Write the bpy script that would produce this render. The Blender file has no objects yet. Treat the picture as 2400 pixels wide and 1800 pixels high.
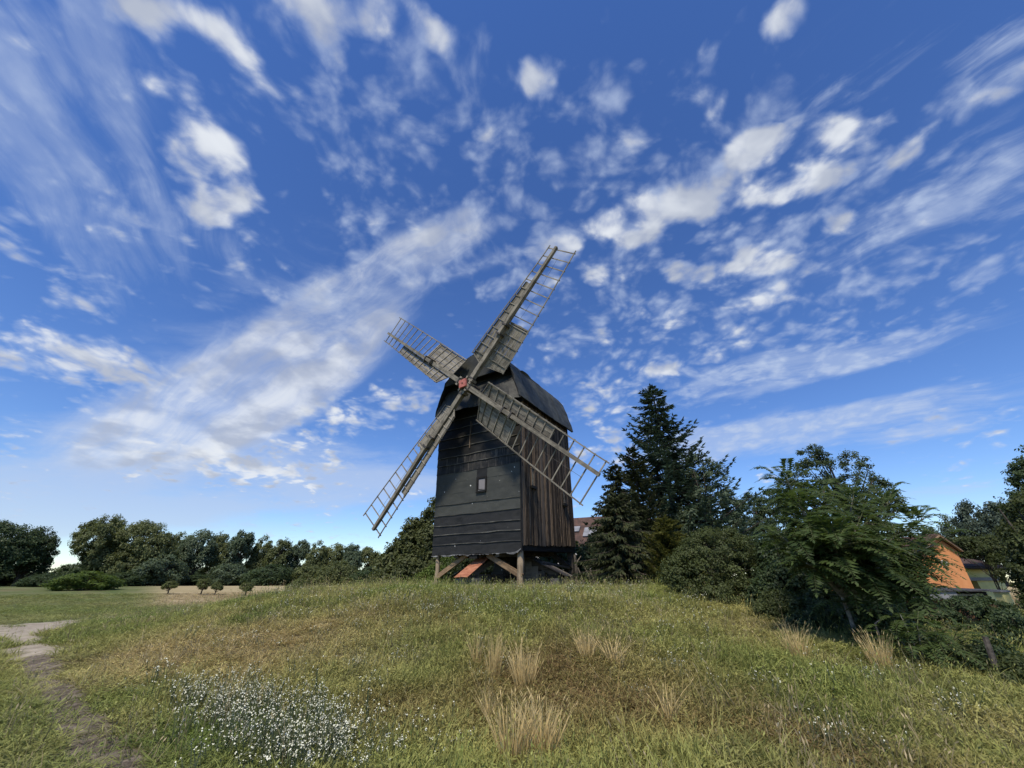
import bpy, math, random
import numpy as np
from mathutils import Matrix, Vector

R = math.radians
SC = bpy.context.scene
COL = SC.collection
EYE = 1.6
FPX = 920.0                      # focal length in photo pixels (2400 wide)
PITCH = R(26.8)

# ------------------------------------------------------------------ camera
cam = bpy.data.cameras.new('camera')
cam.sensor_width = 36.0
cam.lens = 36.0 * FPX / 2400.0
cam.clip_start = 0.05
cam.clip_end = 8000.0
camo = bpy.data.objects.new('camera', cam)
COL.objects.link(camo)
camo.location = (0, 0, EYE)
camo.rotation_euler = (math.pi / 2 + PITCH, 0, 0)
SC.camera = camo

# ------------------------------------------------------------------ light
SUN_AZ, SUN_EL = R(-110), R(56)    # azimuth from +X towards +Y
SUN_DIR = Vector((math.cos(SUN_AZ) * math.cos(SUN_EL), math.sin(SUN_AZ) * math.cos(SUN_EL), math.sin(SUN_EL)))
sl = bpy.data.lights.new('sun', 'SUN')
sl.energy = 4.5
sl.angle = R(8.0)
sl.color = (1.0, 0.90, 0.74)
so = bpy.data.objects.new('sun', sl)
COL.objects.link(so)
so.rotation_euler = SUN_DIR.to_track_quat('Z', 'Y').to_euler()
SC.view_settings.view_transform = 'Standard'
SC.view_settings.look = 'None'
SC.view_settings.gamma = 1.0
SC.view_settings.exposure = 0.0
SC.render.engine = 'CYCLES'
SC.cycles.use_denoising = True
SC.cycles.max_bounces = 6
SC.cycles.diffuse_bounces = 3
SC.cycles.transmission_bounces = 4
SC.cycles.transparent_max_bounces = 6
SC.cycles.caustics_reflective = False
SC.cycles.caustics_refractive = False


def ray(px, py):
    """direction through a photo pixel; y (depth) component is not normalised"""
    a = (px - 1200) / FPX
    b = (900 - py) / FPX
    c, s = math.cos(PITCH), math.sin(PITCH)
    return Vector((a, c - b * s, s + b * c))


# ------------------------------------------------------------------ sky
class NT:
    """small node-tree writer"""
    def __init__(self, tree):
        self.t = tree
        tree.nodes.clear()
    def n(self, typ, **kw):
        nd = self.t.nodes.new(typ)
        for k, v in kw.items():
            setattr(nd, k, v)
        return nd
    def l(self, a, b):
        self.t.links.new(a, b)
    def val(self, sock, v):
        if hasattr(v, 'is_output') or isinstance(v, bpy.types.NodeSocket):
            self.l(v, sock)
        else:
            sock.default_value = v
    def math(self, op, a, b=None, c=None, clamp=False):
        nd = self.n('ShaderNodeMath', operation=op, use_clamp=clamp)
        self.val(nd.inputs[0], a)
        if b is not None:
            self.val(nd.inputs[1], b)
        if c is not None:
            self.val(nd.inputs[2], c)
        return nd.outputs[0]
    def vmath(self, op, a, b=None):
        nd = self.n('ShaderNodeVectorMath', operation=op)
        self.val(nd.inputs[0], a)
        if b is not None:
            self.val(nd.inputs[1], b)
        return nd.outputs['Value'] if op in ('DOT_PRODUCT', 'LENGTH') else nd.outputs[0]
    def mix(self, f, a, b, typ='MIX'):
        nd = self.n('ShaderNodeMix', data_type='RGBA', blend_type=typ)
        nd.clamp_factor = True
        self.val(nd.inputs[0], f)
        self.val(nd.inputs[6], a)
        self.val(nd.inputs[7], b)
        return nd.outputs[2]
    def noise(self, vec, scale, detail=4, rough=.5, dist=0.0, out=0):
        nd = self.n('ShaderNodeTexNoise')
        if vec is not None:
            self.l(vec, nd.inputs['Vector'])
        nd.inputs['Scale'].default_value = scale
        nd.inputs['Detail'].default_value = detail
        nd.inputs['Roughness'].default_value = rough
        nd.inputs['Distortion'].default_value = dist
        return nd.outputs[out]
    def sstep(self, x, lo, hi, to0=0.0, to1=1.0):
        nd = self.n('ShaderNodeMapRange', interpolation_type='SMOOTHSTEP')
        self.val(nd.inputs[0], x)
        nd.inputs[1].default_value = lo
        nd.inputs[2].default_value = hi
        nd.inputs[3].default_value = to0
        nd.inputs[4].default_value = to1
        return nd.outputs[0]
    def mapv(self, vec, scale=(1, 1, 1), rot=(0, 0, 0), loc=(0, 0, 0), typ='POINT'):
        nd = self.n('ShaderNodeMapping', vector_type=typ)
        self.l(vec, nd.inputs[0])
        nd.inputs['Location'].default_value = loc
        nd.inputs['Rotation'].default_value = rot
        nd.inputs['Scale'].default_value = scale
        return nd.outputs[0]


world = bpy.data.worlds.new('World')
SC.world = world
world.use_nodes = True


def blob_frame(px, py, ang, a, b):
    """sky direction, orientation and angular radii of a cloud seen at a photo pixel"""
    d0 = ray(px, py)
    ca, sa = math.cos(R(ang)), math.sin(R(ang))
    d0n = d0.normalized()
    ex = ray(px + ca * a, py + sa * a).normalized() - ray(px - ca * a, py - sa * a).normalized()
    ey = ray(px - sa * b, py + ca * b).normalized() - ray(px + sa * b, py - ca * b).normalized()
    lx, ly = ex.length / 2, ey.length / 2
    x = ex.normalized()
    z = d0n
    y = z.cross(x).normalized()
    x = y.cross(z).normalized()
    m = Matrix((x, y, z)).transposed()
    return d0n, m.to_euler('XYZ'), lx, ly


PUFFS = [
    (570, 1095, 5, 260, 50, 1.05), (760, 985, 10, 120, 26, .75),
    (925, 935, -10, 130, 42, .8), (720, 1040, 10, 90, 22, .7), (110, 820, 20, 220, 62, .85), (320, 880, 15, 140, 40, .7),
    (495, 350, 20, 100, 44, 1.25), (525, 420, 25, 112, 40, 1.3), (490, 500, 10, 78, 46, 1.3),
    (350, 25, 10, 150, 50, .95), (210, 30, 30, 70, 35, .7), (760, 18, 15, 120, 60, .95), (900, 60, 70, 85, 32, .8),
    (1010, 55, 45, 120, 36, .8), (560, 130, 50, 115, 36, .9), (700, 220, 40, 105, 36, .75), (350, 205, 40, 65, 24, .75),
    (450, 180, 20, 120, 46, .5), (797, 150, 60, 75, 38, .6), (925, 230, 50, 55, 28, .5), (400, 607, 10, 70, 26, .65),
    (1075, 185, 0, 40, 26, .5), (1235, 215, 70, 65, 32, .7), (1315, 145, -30, 65, 46, .6), (1395, 195, 0, 42, 32, .5),
    (1825, 55, -20, 75, 46, .65), (1672, 115, 90, 45, 24, .5), (1590, 230, -60, 95, 46, .6), (1680, 250, -50, 85, 36, .5),
    (1490, 335, 20, 50, 38, .55), (1940, 303, -8, 98, 34, 1.3), (2115, 330, -40, 70, 52, 1.4), (2000, 385, -25, 100, 38, .8),
    (1775, 395, 30, 72, 66, 1.4), (1762, 328, -20, 45, 28, .8), (1870, 435, -10, 60, 40, 1.3), (1620, 430, -20, 85, 42, 1.1),
    (1505, 470, 10, 50, 32, .8), (1445, 520, 0, 58, 40, 1.2), (1500, 560, 10, 45, 34, .85), (1620, 500, -15, 120, 36, .85),
    (1986, 512, -20, 50, 24, .8), (1770, 605, 0, 55, 28, .85), (2270, 350, -25, 95, 36, .5), (1680, 645, -10, 80, 36, .7),
    (1385, 650, 0, 70, 34, .7), (1590, 615, -10, 60, 30, .6), (1608, 675, 5, 55, 20, .6), (1770, 700, -20, 60, 22, .8),
    (1628, 755, -20, 85, 30, .75), (1900, 730, 10, 65, 32, .7), (1735, 795, -10, 85, 40, .6), (2000, 795, -10, 75, 22, .5),
    (1600, 848, -12, 75, 20, .8), (1510, 880, -5, 95, 26, .65), (1400, 950, 5, 130, 45, .75), (1430, 1060, -5, 100, 42, .85),
    (890, 480, 20, 130, 80, .5), (1020, 540, -20, 110, 60, .5), (1300, 600, -20, 120, 70, .6), (1390, 775, 10, 100, 60, .5),
    (1270, 430, 0, 70, 50, .45), (1150, 320, 0, 90, 70, .4), (2340, 210, -40, 80, 36, .6), (1880, 600, -20, 120, 60, .5),
]
STREAK = [(930, 640, -32, 190, 46, 1.0), (800, 735, -40, 210, 72, 1.1), (670, 850, -30, 260, 92, 1.1), (540, 930, -20, 260, 76, 1.1), (480, 1000, -8, 220, 40, .6),
          (410, 988, -24, 160, 34, .9), (1050, 585, -24, 130, 24, .7), (1080, 640, -22, 120, 20, .5)]
WISPS_L = [(120, 400, 57, 340, 70, .8), (290, 270, 70, 290, 34, .75), (330, 560, 60, 170, 60, .5), (60, 110, 60, 230, 120, .45),
           (200, 90, 60, 200, 90, .4), (520, 570, 40, 120, 40, .3)]
WISPS_R = [(1900, 868, -12.5, 350, 28, 1.0), (1700, 890, -20, 150, 24, .85), (1900, 1000, -12.5, 350, 38, .85), (1690, 1040, -3, 160, 34, .95),
           (2150, 1020, -13, 130, 17, .8), (2150, 480, -25, 260, 80, .6), (2150, 110, -40, 170, 24, .5), (2330, 420, -15, 150, 70, .45),
           (2350, 120, -40, 180, 60, .4), (2200, 1150, -10, 180, 14, .5), (1900, 200, -35, 220, 60, .25)]
FLECKS = [(900, 470, 20, 190, 120, 1.0), (1010, 560, -20, 170, 80, 1.0), (1320, 520, -20, 260, 200, 1.0), (1650, 600, -20, 330, 190, 1.0),
          (1800, 760, -15, 330, 110, .9), (1400, 760, 0, 200, 110, .8), (1620, 300, -50, 230, 120, .8), (1250, 250, 20, 230, 120, .7),
          (2150, 700, -20, 250, 90, .6), (2200, 330, -35, 240, 120, .7), (720, 170, 45, 260, 110, .9), (1000, 200, 60, 200, 120, .5),
          (250, 860, 18, 300, 70, 1.0), (900, 960, 0, 160, 70, .8), (1480, 930, 0, 220, 70, .8), (300, 200, 50, 220, 120, .6)]
WISPS_H = [(180, 1165, -2, 520, 55, .95), (560, 1110, 4, 440, 80, .85), (100, 1250, 0, 520, 40, .45), (960, 1140, -3, 260, 26, .35),
           (2000, 1200, -5, 400, 40, .3), (760, 690, -30, 430, 120, .25)]


def build_sky():
    g = NT(world.node_tree)
    tc = g.n('ShaderNodeTexCoord')
    d = tc.outputs['Generated']
    sky = g.n('ShaderNodeTexSky', sky_type='NISHITA')
    sky.sun_disc = False
    sky.sun_elevation = SUN_EL
    sky.sun_rotation = math.pi / 2 - SUN_AZ
    sky.altitude = 60
    sky.air_density = 1.0
    sky.dust_density = 0.0
    sky.ozone_density = 4.5
    hsv = g.n('ShaderNodeHueSaturation')
    hsv.inputs['Hue'].default_value = 0.512
    hsv.inputs['Saturation'].default_value = 1.18
    hsv.inputs['Value'].default_value = 1.62
    g.l(sky.outputs[0], hsv.inputs['Color'])
    sep = g.n('ShaderNodeSeparateXYZ')
    g.l(d, sep.inputs[0])
    zz = g.math('ADD', g.math('MAXIMUM', sep.outputs[2], 0.0), 0.22)
    comb = g.n('ShaderNodeCombineXYZ')
    g.l(g.math('DIVIDE', sep.outputs[0], zz), comb.inputs[0])
    g.l(g.math('DIVIDE', sep.outputs[1], zz), comb.inputs[1])
    uv = comb.outputs[0]

    def field(blobs):
        acc = 0.0
        for (px, py, ang, a, b, w) in blobs:
            d0, eul, lx, ly = blob_frame(px, py, ang, a, b)
            m = g.mapv(d, scale=(lx * 1.75, ly * 1.75, 0.6), rot=eul, loc=d0, typ='TEXTURE')
            gr = g.n('ShaderNodeTexGradient', gradient_type='SPHERICAL')
            g.l(m, gr.inputs[0])
            acc = g.math('MULTIPLY_ADD', gr.outputs['Fac'], w * 1.5, acc)
        return acc
    # heaped and flecked clouds
    warp = g.noise(uv, 2.6, 3, .55, out=1)
    wv = g.vmath('ADD', uv, g.vmath('SCALE', g.vmath('SUBTRACT', warp, (.5, .5, .5))))
    wv.node.inputs[1].links[0].from_node.inputs['Scale'].default_value = 0.16
    def billow(vec, scale, det, rough):
        vo = g.n('ShaderNodeTexVoronoi', feature='SMOOTH_F1', voronoi_dimensions='2D')
        g.l(vec, vo.inputs['Vector'])
        vo.inputs['Scale'].default_value = scale
        vo.inputs['Detail'].default_value = det
        vo.inputs['Roughness'].default_value = rough
        vo.inputs['Smoothness'].default_value = .6
        return g.math('SUBTRACT', 1.0, vo.outputs['Distance'])
    fb = g.noise(wv, 7.6, 9, .57)
    fine = billow(wv, 11.0, 2.5, .5)
    cov = g.math('MINIMUM', field(PUFFS), 1.35)
    fleck = g.noise(uv, 1.15, 2, .5)
    base = g.math('MULTIPLY', g.sstep(fleck, .34, .60), .42)
    cov = g.math('MAXIMUM', cov, base)
    n1 = g.math('SUBTRACT', fb, .5)
    n2 = g.math('SUBTRACT', fine, .58)
    e = g.math('MULTIPLY_ADD', n1, 3.1, cov)
    e = g.math('MULTIPLY_ADD', n2, 1.25, e)
    # keep empty sky empty: noise only acts where there is cover
    e = g.math('MULTIPLY', e, g.sstep(cov, .02, .45))
    dens = g.sstep(e, .10, 1.45)
    alpha_p = g.math('MULTIPLY', dens, .97)
    # small high flecks in wide fields
    fm = g.math('MINIMUM', field(FLECKS), 1.0)
    fm = g.math('MAXIMUM', fm, g.math('MULTIPLY', base, .8))
    cell = g.math('ADD', g.math('MULTIPLY', g.noise(wv, 8.0, 6, .58), .74), g.math('MULTIPLY', billow(wv, 15.0, 2.0, .5), .26))
    fe = g.math('MULTIPLY_ADD', g.math('SUBTRACT', fm, 1.0), .22, cell)
    alpha_f = g.math('MULTIPLY', g.sstep(fe, .385, .72), .62)
    # cirrus, drawn out along the wind
    def cirrus(blobs, ang_ref, k, sc, amt, lo=.1, hi=1.15):
        px, py, ang = ang_ref
        d0, eul, lx, ly = blob_frame(px, py, ang, 100, 100)
        v = g.mapv(d, scale=(1.0 / sc[0], 1.0 / sc[1], 1.0), rot=eul, loc=d0, typ='TEXTURE')
        w = g.noise(d, 3.5, 3, .5, out=1)
        v = g.vmath('ADD', v, g.vmath('SCALE', w))
        v.node.inputs[1].links[0].from_node.inputs['Scale'].default_value = 1.4
        s = g.noise(v, 1.0, 7, .6)
        f = g.math('MINIMUM', field(blobs), 1.0)
        s2 = g.math('MULTIPLY_ADD', g.math('SUBTRACT', s, .5), k, f)
        return g.math('MULTIPLY', g.math('MULTIPLY', g.sstep(s2, lo, hi), g.sstep(f, 0.0, .35)), amt)
    aL = cirrus(WISPS_L, (150, 400, 60), 3.6, (2.2, 12.0), .55, .2, 1.5)
    aR = cirrus(WISPS_R, (1950, 930, -13), 5.0, (3.0, 17.0), .86, .22, 1.55)
    aR = g.math('MULTIPLY', aR, g.sstep(cell, .34, .62, .55, 1.0))
    aL = g.math('MULTIPLY', aL, g.sstep(cell, .30, .62, .55, 1.0))
    aH = cirrus(WISPS_H, (400, 1150, 0), 2.4, (4.0, 15.0), .62)
    aS = cirrus(STREAK, (760, 780, -33), 3.6, (2.4, 6.5), .90, .02, 1.75)
    def over(a, b):
        return g.math('SUBTRACT', g.math('ADD', a, b), g.math('MULTIPLY', a, b))
    alpha = over(over(over(over(alpha_p, alpha_f), aL), over(aR, aH)), aS)
    alpha = g.math('MULTIPLY', alpha, g.sstep(sep.outputs[2], -.02, .02))
    # cloud tone: thick hearts slightly grey at the base, thin veils bluish
    lowtone = g.noise(g.mapv(wv, loc=(.07, -.05, 0)), 5.0, 4, .5)
    shade = g.sstep(lowtone, .38, .62)
    c = g.mix(shade, (4.7, 5.2, 6.3, 1), (8.0, 8.4, 9.0, 1))
    c = g.mix(g.sstep(g.math('MAXIMUM', alpha_p, aS), .1, .75), (5.2, 6.2, 8.2, 1), c)
    out = g.mix(alpha, hsv.outputs[0], c)
    bg = g.n('ShaderNodeBackground')
    bg.inputs['Strength'].default_value = 0.1
    g.l(out, bg.inputs['Color'])
    wo = g.n('ShaderNodeOutputWorld')
    g.l(bg.outputs[0], wo.inputs[0])
    world.cycles.sampling_method = 'MANUAL'
    world.cycles.sample_map_resolution = 512


build_sky()

# === STRUCTURE ======================================================
rng = np.random.default_rng(7)
random.seed(7)


def _hash(ix, iy, seed):
    h = np.sin(ix * 127.1 + iy * 311.7 + seed * 74.7) * 43758.5453
    return h - np.floor(h)


def vnoise(x, y, scale, seed=0):
    x = np.asarray(x, float) * scale
    y = np.asarray(y, float) * scale
    ix, iy = np.floor(x), np.floor(y)
    fx, fy = x - ix, y - iy
    fx = fx * fx * (3 - 2 * fx)
    fy = fy * fy * (3 - 2 * fy)
    a, b = _hash(ix, iy, seed), _hash(ix + 1, iy, seed)
    c, d = _hash(ix, iy + 1, seed), _hash(ix + 1, iy + 1, seed)
    return (a * (1 - fx) + b * fx) * (1 - fy) + (c * (1 - fx) + d * fx) * fy


def fbm(x, y, scale, seed=0, octv=3):
    t, amp, tot = 0.0, 1.0, 0.0
    for k in range(octv):
        t = t + amp * vnoise(x, y, scale * 2 ** k, seed + 17 * k)
        tot += amp
        amp *= .5
    return t / tot


def sm(x, a, b):
    t = np.clip((np.asarray(x, float) - a) / (b - a), 0, 1)
    return t * t * (3 - 2 * t)


MILL_Z = 1.35


def gz(x, y):
    """terrain height"""
    x = np.asarray(x, float)
    y = np.asarray(y, float)
    r = np.hypot(x - 0.5, y - 24.0)
    r = r + (fbm(x, y, .12, 3) - .5) * 2.2 * sm(r, 6, 10)
    mound = 1.33 * (1 - sm(r, 8.0, 19.0))
    d = np.hypot(x, y)
    far = 1.05 * sm(d, 34, 85)
    z = np.maximum(mound, far) + .25 * np.minimum(mound, far)
    rough = (fbm(x, y, .55, 11) - .5) * .22 * sm(np.abs(r - 13), 9, 3) + (fbm(x, y, 1.9, 23) - .5) * .06
    rough = rough * (1 - sm(d, 30, 60)) * (1 - (1 - sm(r, 5.5, 8.5)) * .9)
    return z + rough


def gzf(x, y):
    return float(gz(x, y))


def ghit(px, py, maxd=220):
    """where the view through a photo pixel meets the ground"""
    d = ray(px, py)
    d = d / math.hypot(d.x, d.y)
    t = 2.0
    while t < maxd:
        if EYE + d.z * t < gzf(d.x * t, d.y * t):
            break
        t += .05 + t * .004
    return Vector((d.x * t, d.y * t, gzf(d.x * t, d.y * t)))


def at(px, py, depth):
    """point through a photo pixel at forward distance depth"""
    d = ray(px, py)
    return Vector((0, 0, EYE)) + d * (depth / d.y)


# ------------------------------------------------------------------ helpers for objects
def mesh_np(name, verts, faces, attr=None):
    """verts (n,3); faces (m,k) int array or list of lists"""
    me = bpy.data.meshes.new(name)
    verts = np.asarray(verts, np.float32)
    if isinstance(faces, np.ndarray):
        m, k = faces.shape
        me.vertices.add(len(verts))
        me.vertices.foreach_set('co', verts.ravel())
        me.loops.add(m * k)
        me.loops.foreach_set('vertex_index', faces.astype(np.int32).ravel())
        me.polygons.add(m)
        me.polygons.foreach_set('loop_start', np.arange(0, m * k, k, dtype=np.int32))
        me.polygons.foreach_set('loop_total', np.full(m, k, np.int32))
        me.update(calc_edges=True)
    else:
        me.from_pydata([tuple(v) for v in verts], [], faces)
        me.update()
    if attr:
        for nm, (typ, data) in attr.items():
            a = me.attributes.new(nm, typ, 'POINT')
            key = 'value' if typ == 'FLOAT' else ('color' if typ == 'FLOAT_COLOR' else 'vector')
            a.data.foreach_set(key, np.asarray(data, np.float32).ravel())
    return me


def link(name, me, mat=None, parent=None, loc=(0, 0, 0), rot=(0, 0, 0), smooth=False, mtx=None):
    o = bpy.data.objects.new(name, me)
    COL.objects.link(o)
    if mat is not None and me is not None:
        if not me.materials:
            me.materials.append(mat)
    if parent is not None:
        o.parent = parent
    if mtx is not None:
        o.matrix_local = mtx
    else:
        o.location = loc
        o.rotation_euler = rot
    if smooth and me is not None:
        me.polygons.foreach_set('use_smooth', np.ones(len(me.polygons), bool))
    return o


def tag(o, label=None, cat=None, group=None, kind=None):
    if label:
        o['label'] = label
    if cat:
        o['category'] = cat
    if group:
        o['group'] = group
    if kind or cat:
        o['kind'] = kind or 'thing'
    return o


def empty(name, loc, rz=0.0):
    o = bpy.data.objects.new(name, None)
    COL.objects.link(o)
    o.location = loc
    o.rotation_euler = (0, 0, rz)
    o.empty_display_size = .2
    return o


class MB:
    """collects simple solids into one mesh"""
    def __init__(self):
        self.v = []
        self.f = []
    def poly(self, vs, fs):
        n = len(self.v)
        self.v += [tuple(p) for p in vs]
        self.f += [[i + n for i in f] for f in fs]
        return self
    def box(self, x0, x1, y0, y1, z0, z1):
        return self.poly([(x0, y0, z0), (x1, y0, z0), (x1, y1, z0), (x0, y1, z0), (x0, y0, z1), (x1, y0, z1), (x1, y1, z1), (x0, y1, z1)],
                         [[0, 3, 2, 1], [4, 5, 6, 7], [0, 1, 5, 4], [1, 2, 6, 5], [2, 3, 7, 6], [3, 0, 4, 7]])
    def beam(self, a, b, w, h, up=(0, 0, 1), w2=None, h2=None):
        """square timber from a to b"""
        a, b, up = Vector(a), Vector(b), Vector(up)
        d = (b - a).normalized()
        s = d.cross(up)
        if s.length < 1e-4:
            s = d.cross(Vector((1, 0, 0)))
        s.normalize()
        u = s.cross(d).normalized()
        w2 = w if w2 is None else w2
        h2 = h if h2 is None else h2
        vs = [a + s * x * w / 2 + u * y * h / 2 for x, y in ((-1, -1), (1, -1), (1, 1), (-1, 1))]
        vs += [b + s * x * w2 / 2 + u * y * h2 / 2 for x, y in ((-1, -1), (1, -1), (1, 1), (-1, 1))]
        return self.poly(vs, [[0, 3, 2, 1], [4, 5, 6, 7], [0, 1, 5, 4], [1, 2, 6, 5], [2, 3, 7, 6], [3, 0, 4, 7]])
    def tube(self, pts, radii, n=7, cap=True):
        pts = [Vector(p) for p in pts]
        base = len(self.v)
        ref = Vector((.31, .95, .05)).normalized()
        for i, p in enumerate(pts):
            d = (pts[min(i + 1, len(pts) - 1)] - pts[max(i - 1, 0)]).normalized()
            s = d.cross(ref)
            if s.length < 1e-3:
                s = d.cross(Vector((0, 0, 1)))
            s.normalize()
            u = s.cross(d)
            for k in range(n):
                a = 2 * math.pi * k / n
                self.v.append(tuple(p + (s * math.cos(a) + u * math.sin(a)) * radii[i]))
        for i in range(len(pts) - 1):
            for k in range(n):
                a = base + i * n + k
                b = base + i * n + (k + 1) % n
                self.f.append([a, b, b + n, a + n])
        if cap:
            self.f.append([base + k for k in range(n)][::-1])
            e = base + (len(pts) - 1) * n
            self.f.append([e + k for k in range(n)])
        return self
    def mesh(self, name):
        return mesh_np(name, self.v, self.f)
    def build(self, name, mat, parent=None, **kw):
        return link(name, self.mesh(name), mat, parent, **kw)


# ------------------------------------------------------------------ materials
def new_mat(name):
    m = bpy.data.materials.new(name)
    m.use_nodes = True
    return m, NT(m.node_tree)


def finish(g, color, rough=.8, bump=None, bstr=.3, bdist=.02, spec=.3, metal=0.0):
    b = g.n('ShaderNodeBsdfPrincipled')
    g.val(b.inputs['Base Color'], color)
    g.val(b.inputs['Roughness'], rough)
    b.inputs['Specular IOR Level'].default_value = spec
    b.inputs['Metallic'].default_value = metal
    if bump is not None:
        bn = g.n('ShaderNodeBump')
        bn.inputs['Strength'].default_value = bstr
        bn.inputs['Distance'].default_value = bdist
        g.l(bump, bn.inputs['Height'])
        g.l(bn.outputs[0], b.inputs['Normal'])
    o = g.n('ShaderNodeOutputMaterial')
    g.l(b.outputs[0], o.inputs[0])


def rgb(r, g_, b):
    return (r, g_, b, 1)


def wood_mat(name, dark, light, axis='z', gscale=30, var=.35, rough=.85):
    """weathered timber, grain along one local axis, each piece its own tone"""
    m, g = new_mat(name)
    tc = g.n('ShaderNodeTexCoord')
    sc = {'x': (.06, 1, 1), 'y': (1, .06, 1), 'z': (1, 1, .06)}[axis]
    info = g.n('ShaderNodeObjectInfo')
    off = g.n('ShaderNodeCombineXYZ')
    for i in range(3):
        g.l(g.math('MULTIPLY', info.outputs['Random'], 37.0 + 11 * i), off.inputs[i])
    v = g.vmath('ADD', g.mapv(tc.outputs['Object'], scale=sc), off.outputs[0])
    grain = g.noise(v, gscale, 6, .65)
    blot = g.noise(g.vmath('ADD', tc.outputs['Object'], off.outputs[0]), 2.2, 4, .6)
    f = g.math('MULTIPLY_ADD', g.math('SUBTRACT', blot, .5), .9, grain)
    f = g.math('MULTIPLY_ADD', g.math('SUBTRACT', info.outputs['Random'], .5), var, f)
    col = g.mix(g.sstep(f, .3, .72), rgb(*dark), rgb(*light))
    crack = g.sstep(g.noise(v, gscale * 2.2, 2, .5), .26, .34)
    col = g.mix(crack, rgb(*(c * .45 for c in dark)), col)
    finish(g, col, rough, grain, .3, .008)
    return m


M = {}
M['sail_wood'] = wood_mat('weathered sail wood', (.105, .095, .075), (.25, .228, .182), 'x', 14, .25)
M['slat_wood'] = wood_mat('weathered slat wood', (.14, .128, .102), (.30, .272, .22), 'y', 16, .3)
M['post_wood'] = wood_mat('brown post wood', (.15, .112, .072), (.34, .265, .178), 'z', 14)
M['brace_wood'] = wood_mat('brown brace wood', (.13, .085, .048), (.28, .195, .115), 'x', 14)
M['plank_dark'] = wood_mat('tarred side planks', (.036, .027, .019), (.165, .122, .085), 'z', 20, .7)
M['old_beam'] = wood_mat('old dark beam', (.03, .026, .022), (.11, .095, .08), 'x', 18)
M['old_plank'] = wood_mat('old grey plank', (.05, .044, .037), (.19, .165, .135), 'x', 20, .6)


def felt_mat(name, base, light, speck=.0, streak=0.0, rough=.62):
    """tarred roofing felt: mottled, with pale chips where speck > 0"""
    m, g = new_mat(name)
    tc = g.n('ShaderNodeTexCoord')
    info = g.n('ShaderNodeObjectInfo')
    off = g.n('ShaderNodeCombineXYZ')
    for i in range(3):
        g.l(g.math('MULTIPLY', info.outputs['Random'], 9.0 + 7 * i), off.inputs[i])
    v = g.vmath('ADD', tc.outputs['Object'], off.outputs[0])
    n = g.noise(g.mapv(v, scale=(1, 1, 1.6)), 1.7, 6, .62)
    fine = g.noise(v, 55, 3, .6)
    f = g.math('MULTIPLY_ADD', g.math('SUBTRACT', fine, .5), .35, n)
    f = g.math('MULTIPLY_ADD', g.math('SUBTRACT', info.outputs['Random'], .5), .22, f)
    col = g.mix(g.sstep(f, .36, .68), rgb(*base), rgb(*light))
    if streak:
        st = g.noise(g.mapv(v, scale=(1, 1, .07)), 11, 5, .7)
        col = g.mix(g.math('MULTIPLY', g.sstep(st, .5, .68), streak), col, rgb(.10, .088, .075))
    if speck:
        vo = g.n('ShaderNodeTexVoronoi')
        g.l(g.mapv(v, scale=(1, .001, 1)), vo.inputs['Vector'])
        vo.inputs['Scale'].default_value = 4.2
        ph = g.sstep(g.noise(g.mapv(v, scale=(1, .001, 1)), 2.2, 3, .6), .46, .74)
        size = g.math('MULTIPLY', ph, speck)
        dist = g.math('MULTIPLY_ADD', g.math('SUBTRACT', g.noise(v, 40, 2, .5), .5), .05, vo.outputs['Distance'])
        hit = g.math('LESS_THAN', dist, size)
        col = g.mix(hit, col, rgb(.62, .62, .6))
    finish(g, col, rough, f, .35, .012, spec=.35)
    return m


M['felt_black'] = felt_mat('black felt', (.0070, .0070, .0065), (.019, .0186, .017), .20)
M['felt_black_plain'] = felt_mat('plain black felt', (.0035, .0036, .0034), (.011, .0108, .010), 0)
M['felt_grey'] = felt_mat('grey green felt', (.038, .040, .034), (.054, .056, .048), .19)
M['felt_worn'] = felt_mat('worn felt', (.006, .006, .0056), (.026, .0245, .021), 0, .9)
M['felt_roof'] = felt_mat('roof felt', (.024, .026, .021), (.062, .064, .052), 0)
M['seam'] = felt_mat('lit seam lip', (.045, .044, .039), (.13, .126, .11), 0)
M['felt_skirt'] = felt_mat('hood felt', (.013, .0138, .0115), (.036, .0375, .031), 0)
M['felt_edge'] = felt_mat('torn pale felt edge', (.10, .10, .10), (.55, .55, .54), 0)


def plain_mat(name, a, b, scale=4, rough=.8, bstr=.2, spec=.3, metal=0.0, detail=5):
    m, g = new_mat(name)
    tc = g.n('ShaderNodeTexCoord')
    n = g.noise(tc.outputs['Object'], scale, detail, .6)
    finish(g, g.mix(g.sstep(n, .32, .68), rgb(*a), rgb(*b)), rough, n, bstr, .02, spec, metal)
    return m


M['black'] = plain_mat('trim and shade black', (.006, .006, .006), (.014, .013, .012), 3)  # black trim; also shade put into plank gaps, recess and opening
M['iron'] = plain_mat('dark iron', (.03, .028, .026), (.08, .07, .06), 20, .6)
M['red'] = plain_mat('faded red paint', (.30, .085, .07), (.46, .16, .13), 9, .7)
M['rust'] = plain_mat('rusty sheet', (.24, .085, .045), (.40, .175, .10), 3.5, .75, .1)
M['stone'] = plain_mat('field stone', (.09, .085, .08), (.22, .21, .19), 5, .9, .5)
M['slab'] = plain_mat('pale slab', (.3, .27, .21), (.48, .44, .36), 6, .9)
M['trunk'] = plain_mat('bark', (.035, .028, .022), (.12, .10, .08), 9, .95, .8)
M['stalk'] = plain_mat('leaf stalks', (.05, .06, .022), (.10, .11, .045), 9, .8, .2)
M['trunk_pale'] = plain_mat('pale bark', (.10, .095, .08), (.24, .225, .19), 9, .95, .6)
M['orange'] = plain_mat('orange render', (.56, .225, .085), (.66, .29, .12), 1.2, .9, .1)
M['yellow'] = plain_mat('yellow render', (.62, .59, .26), (.76, .72, .36), 1.0, .9, .1)
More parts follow.
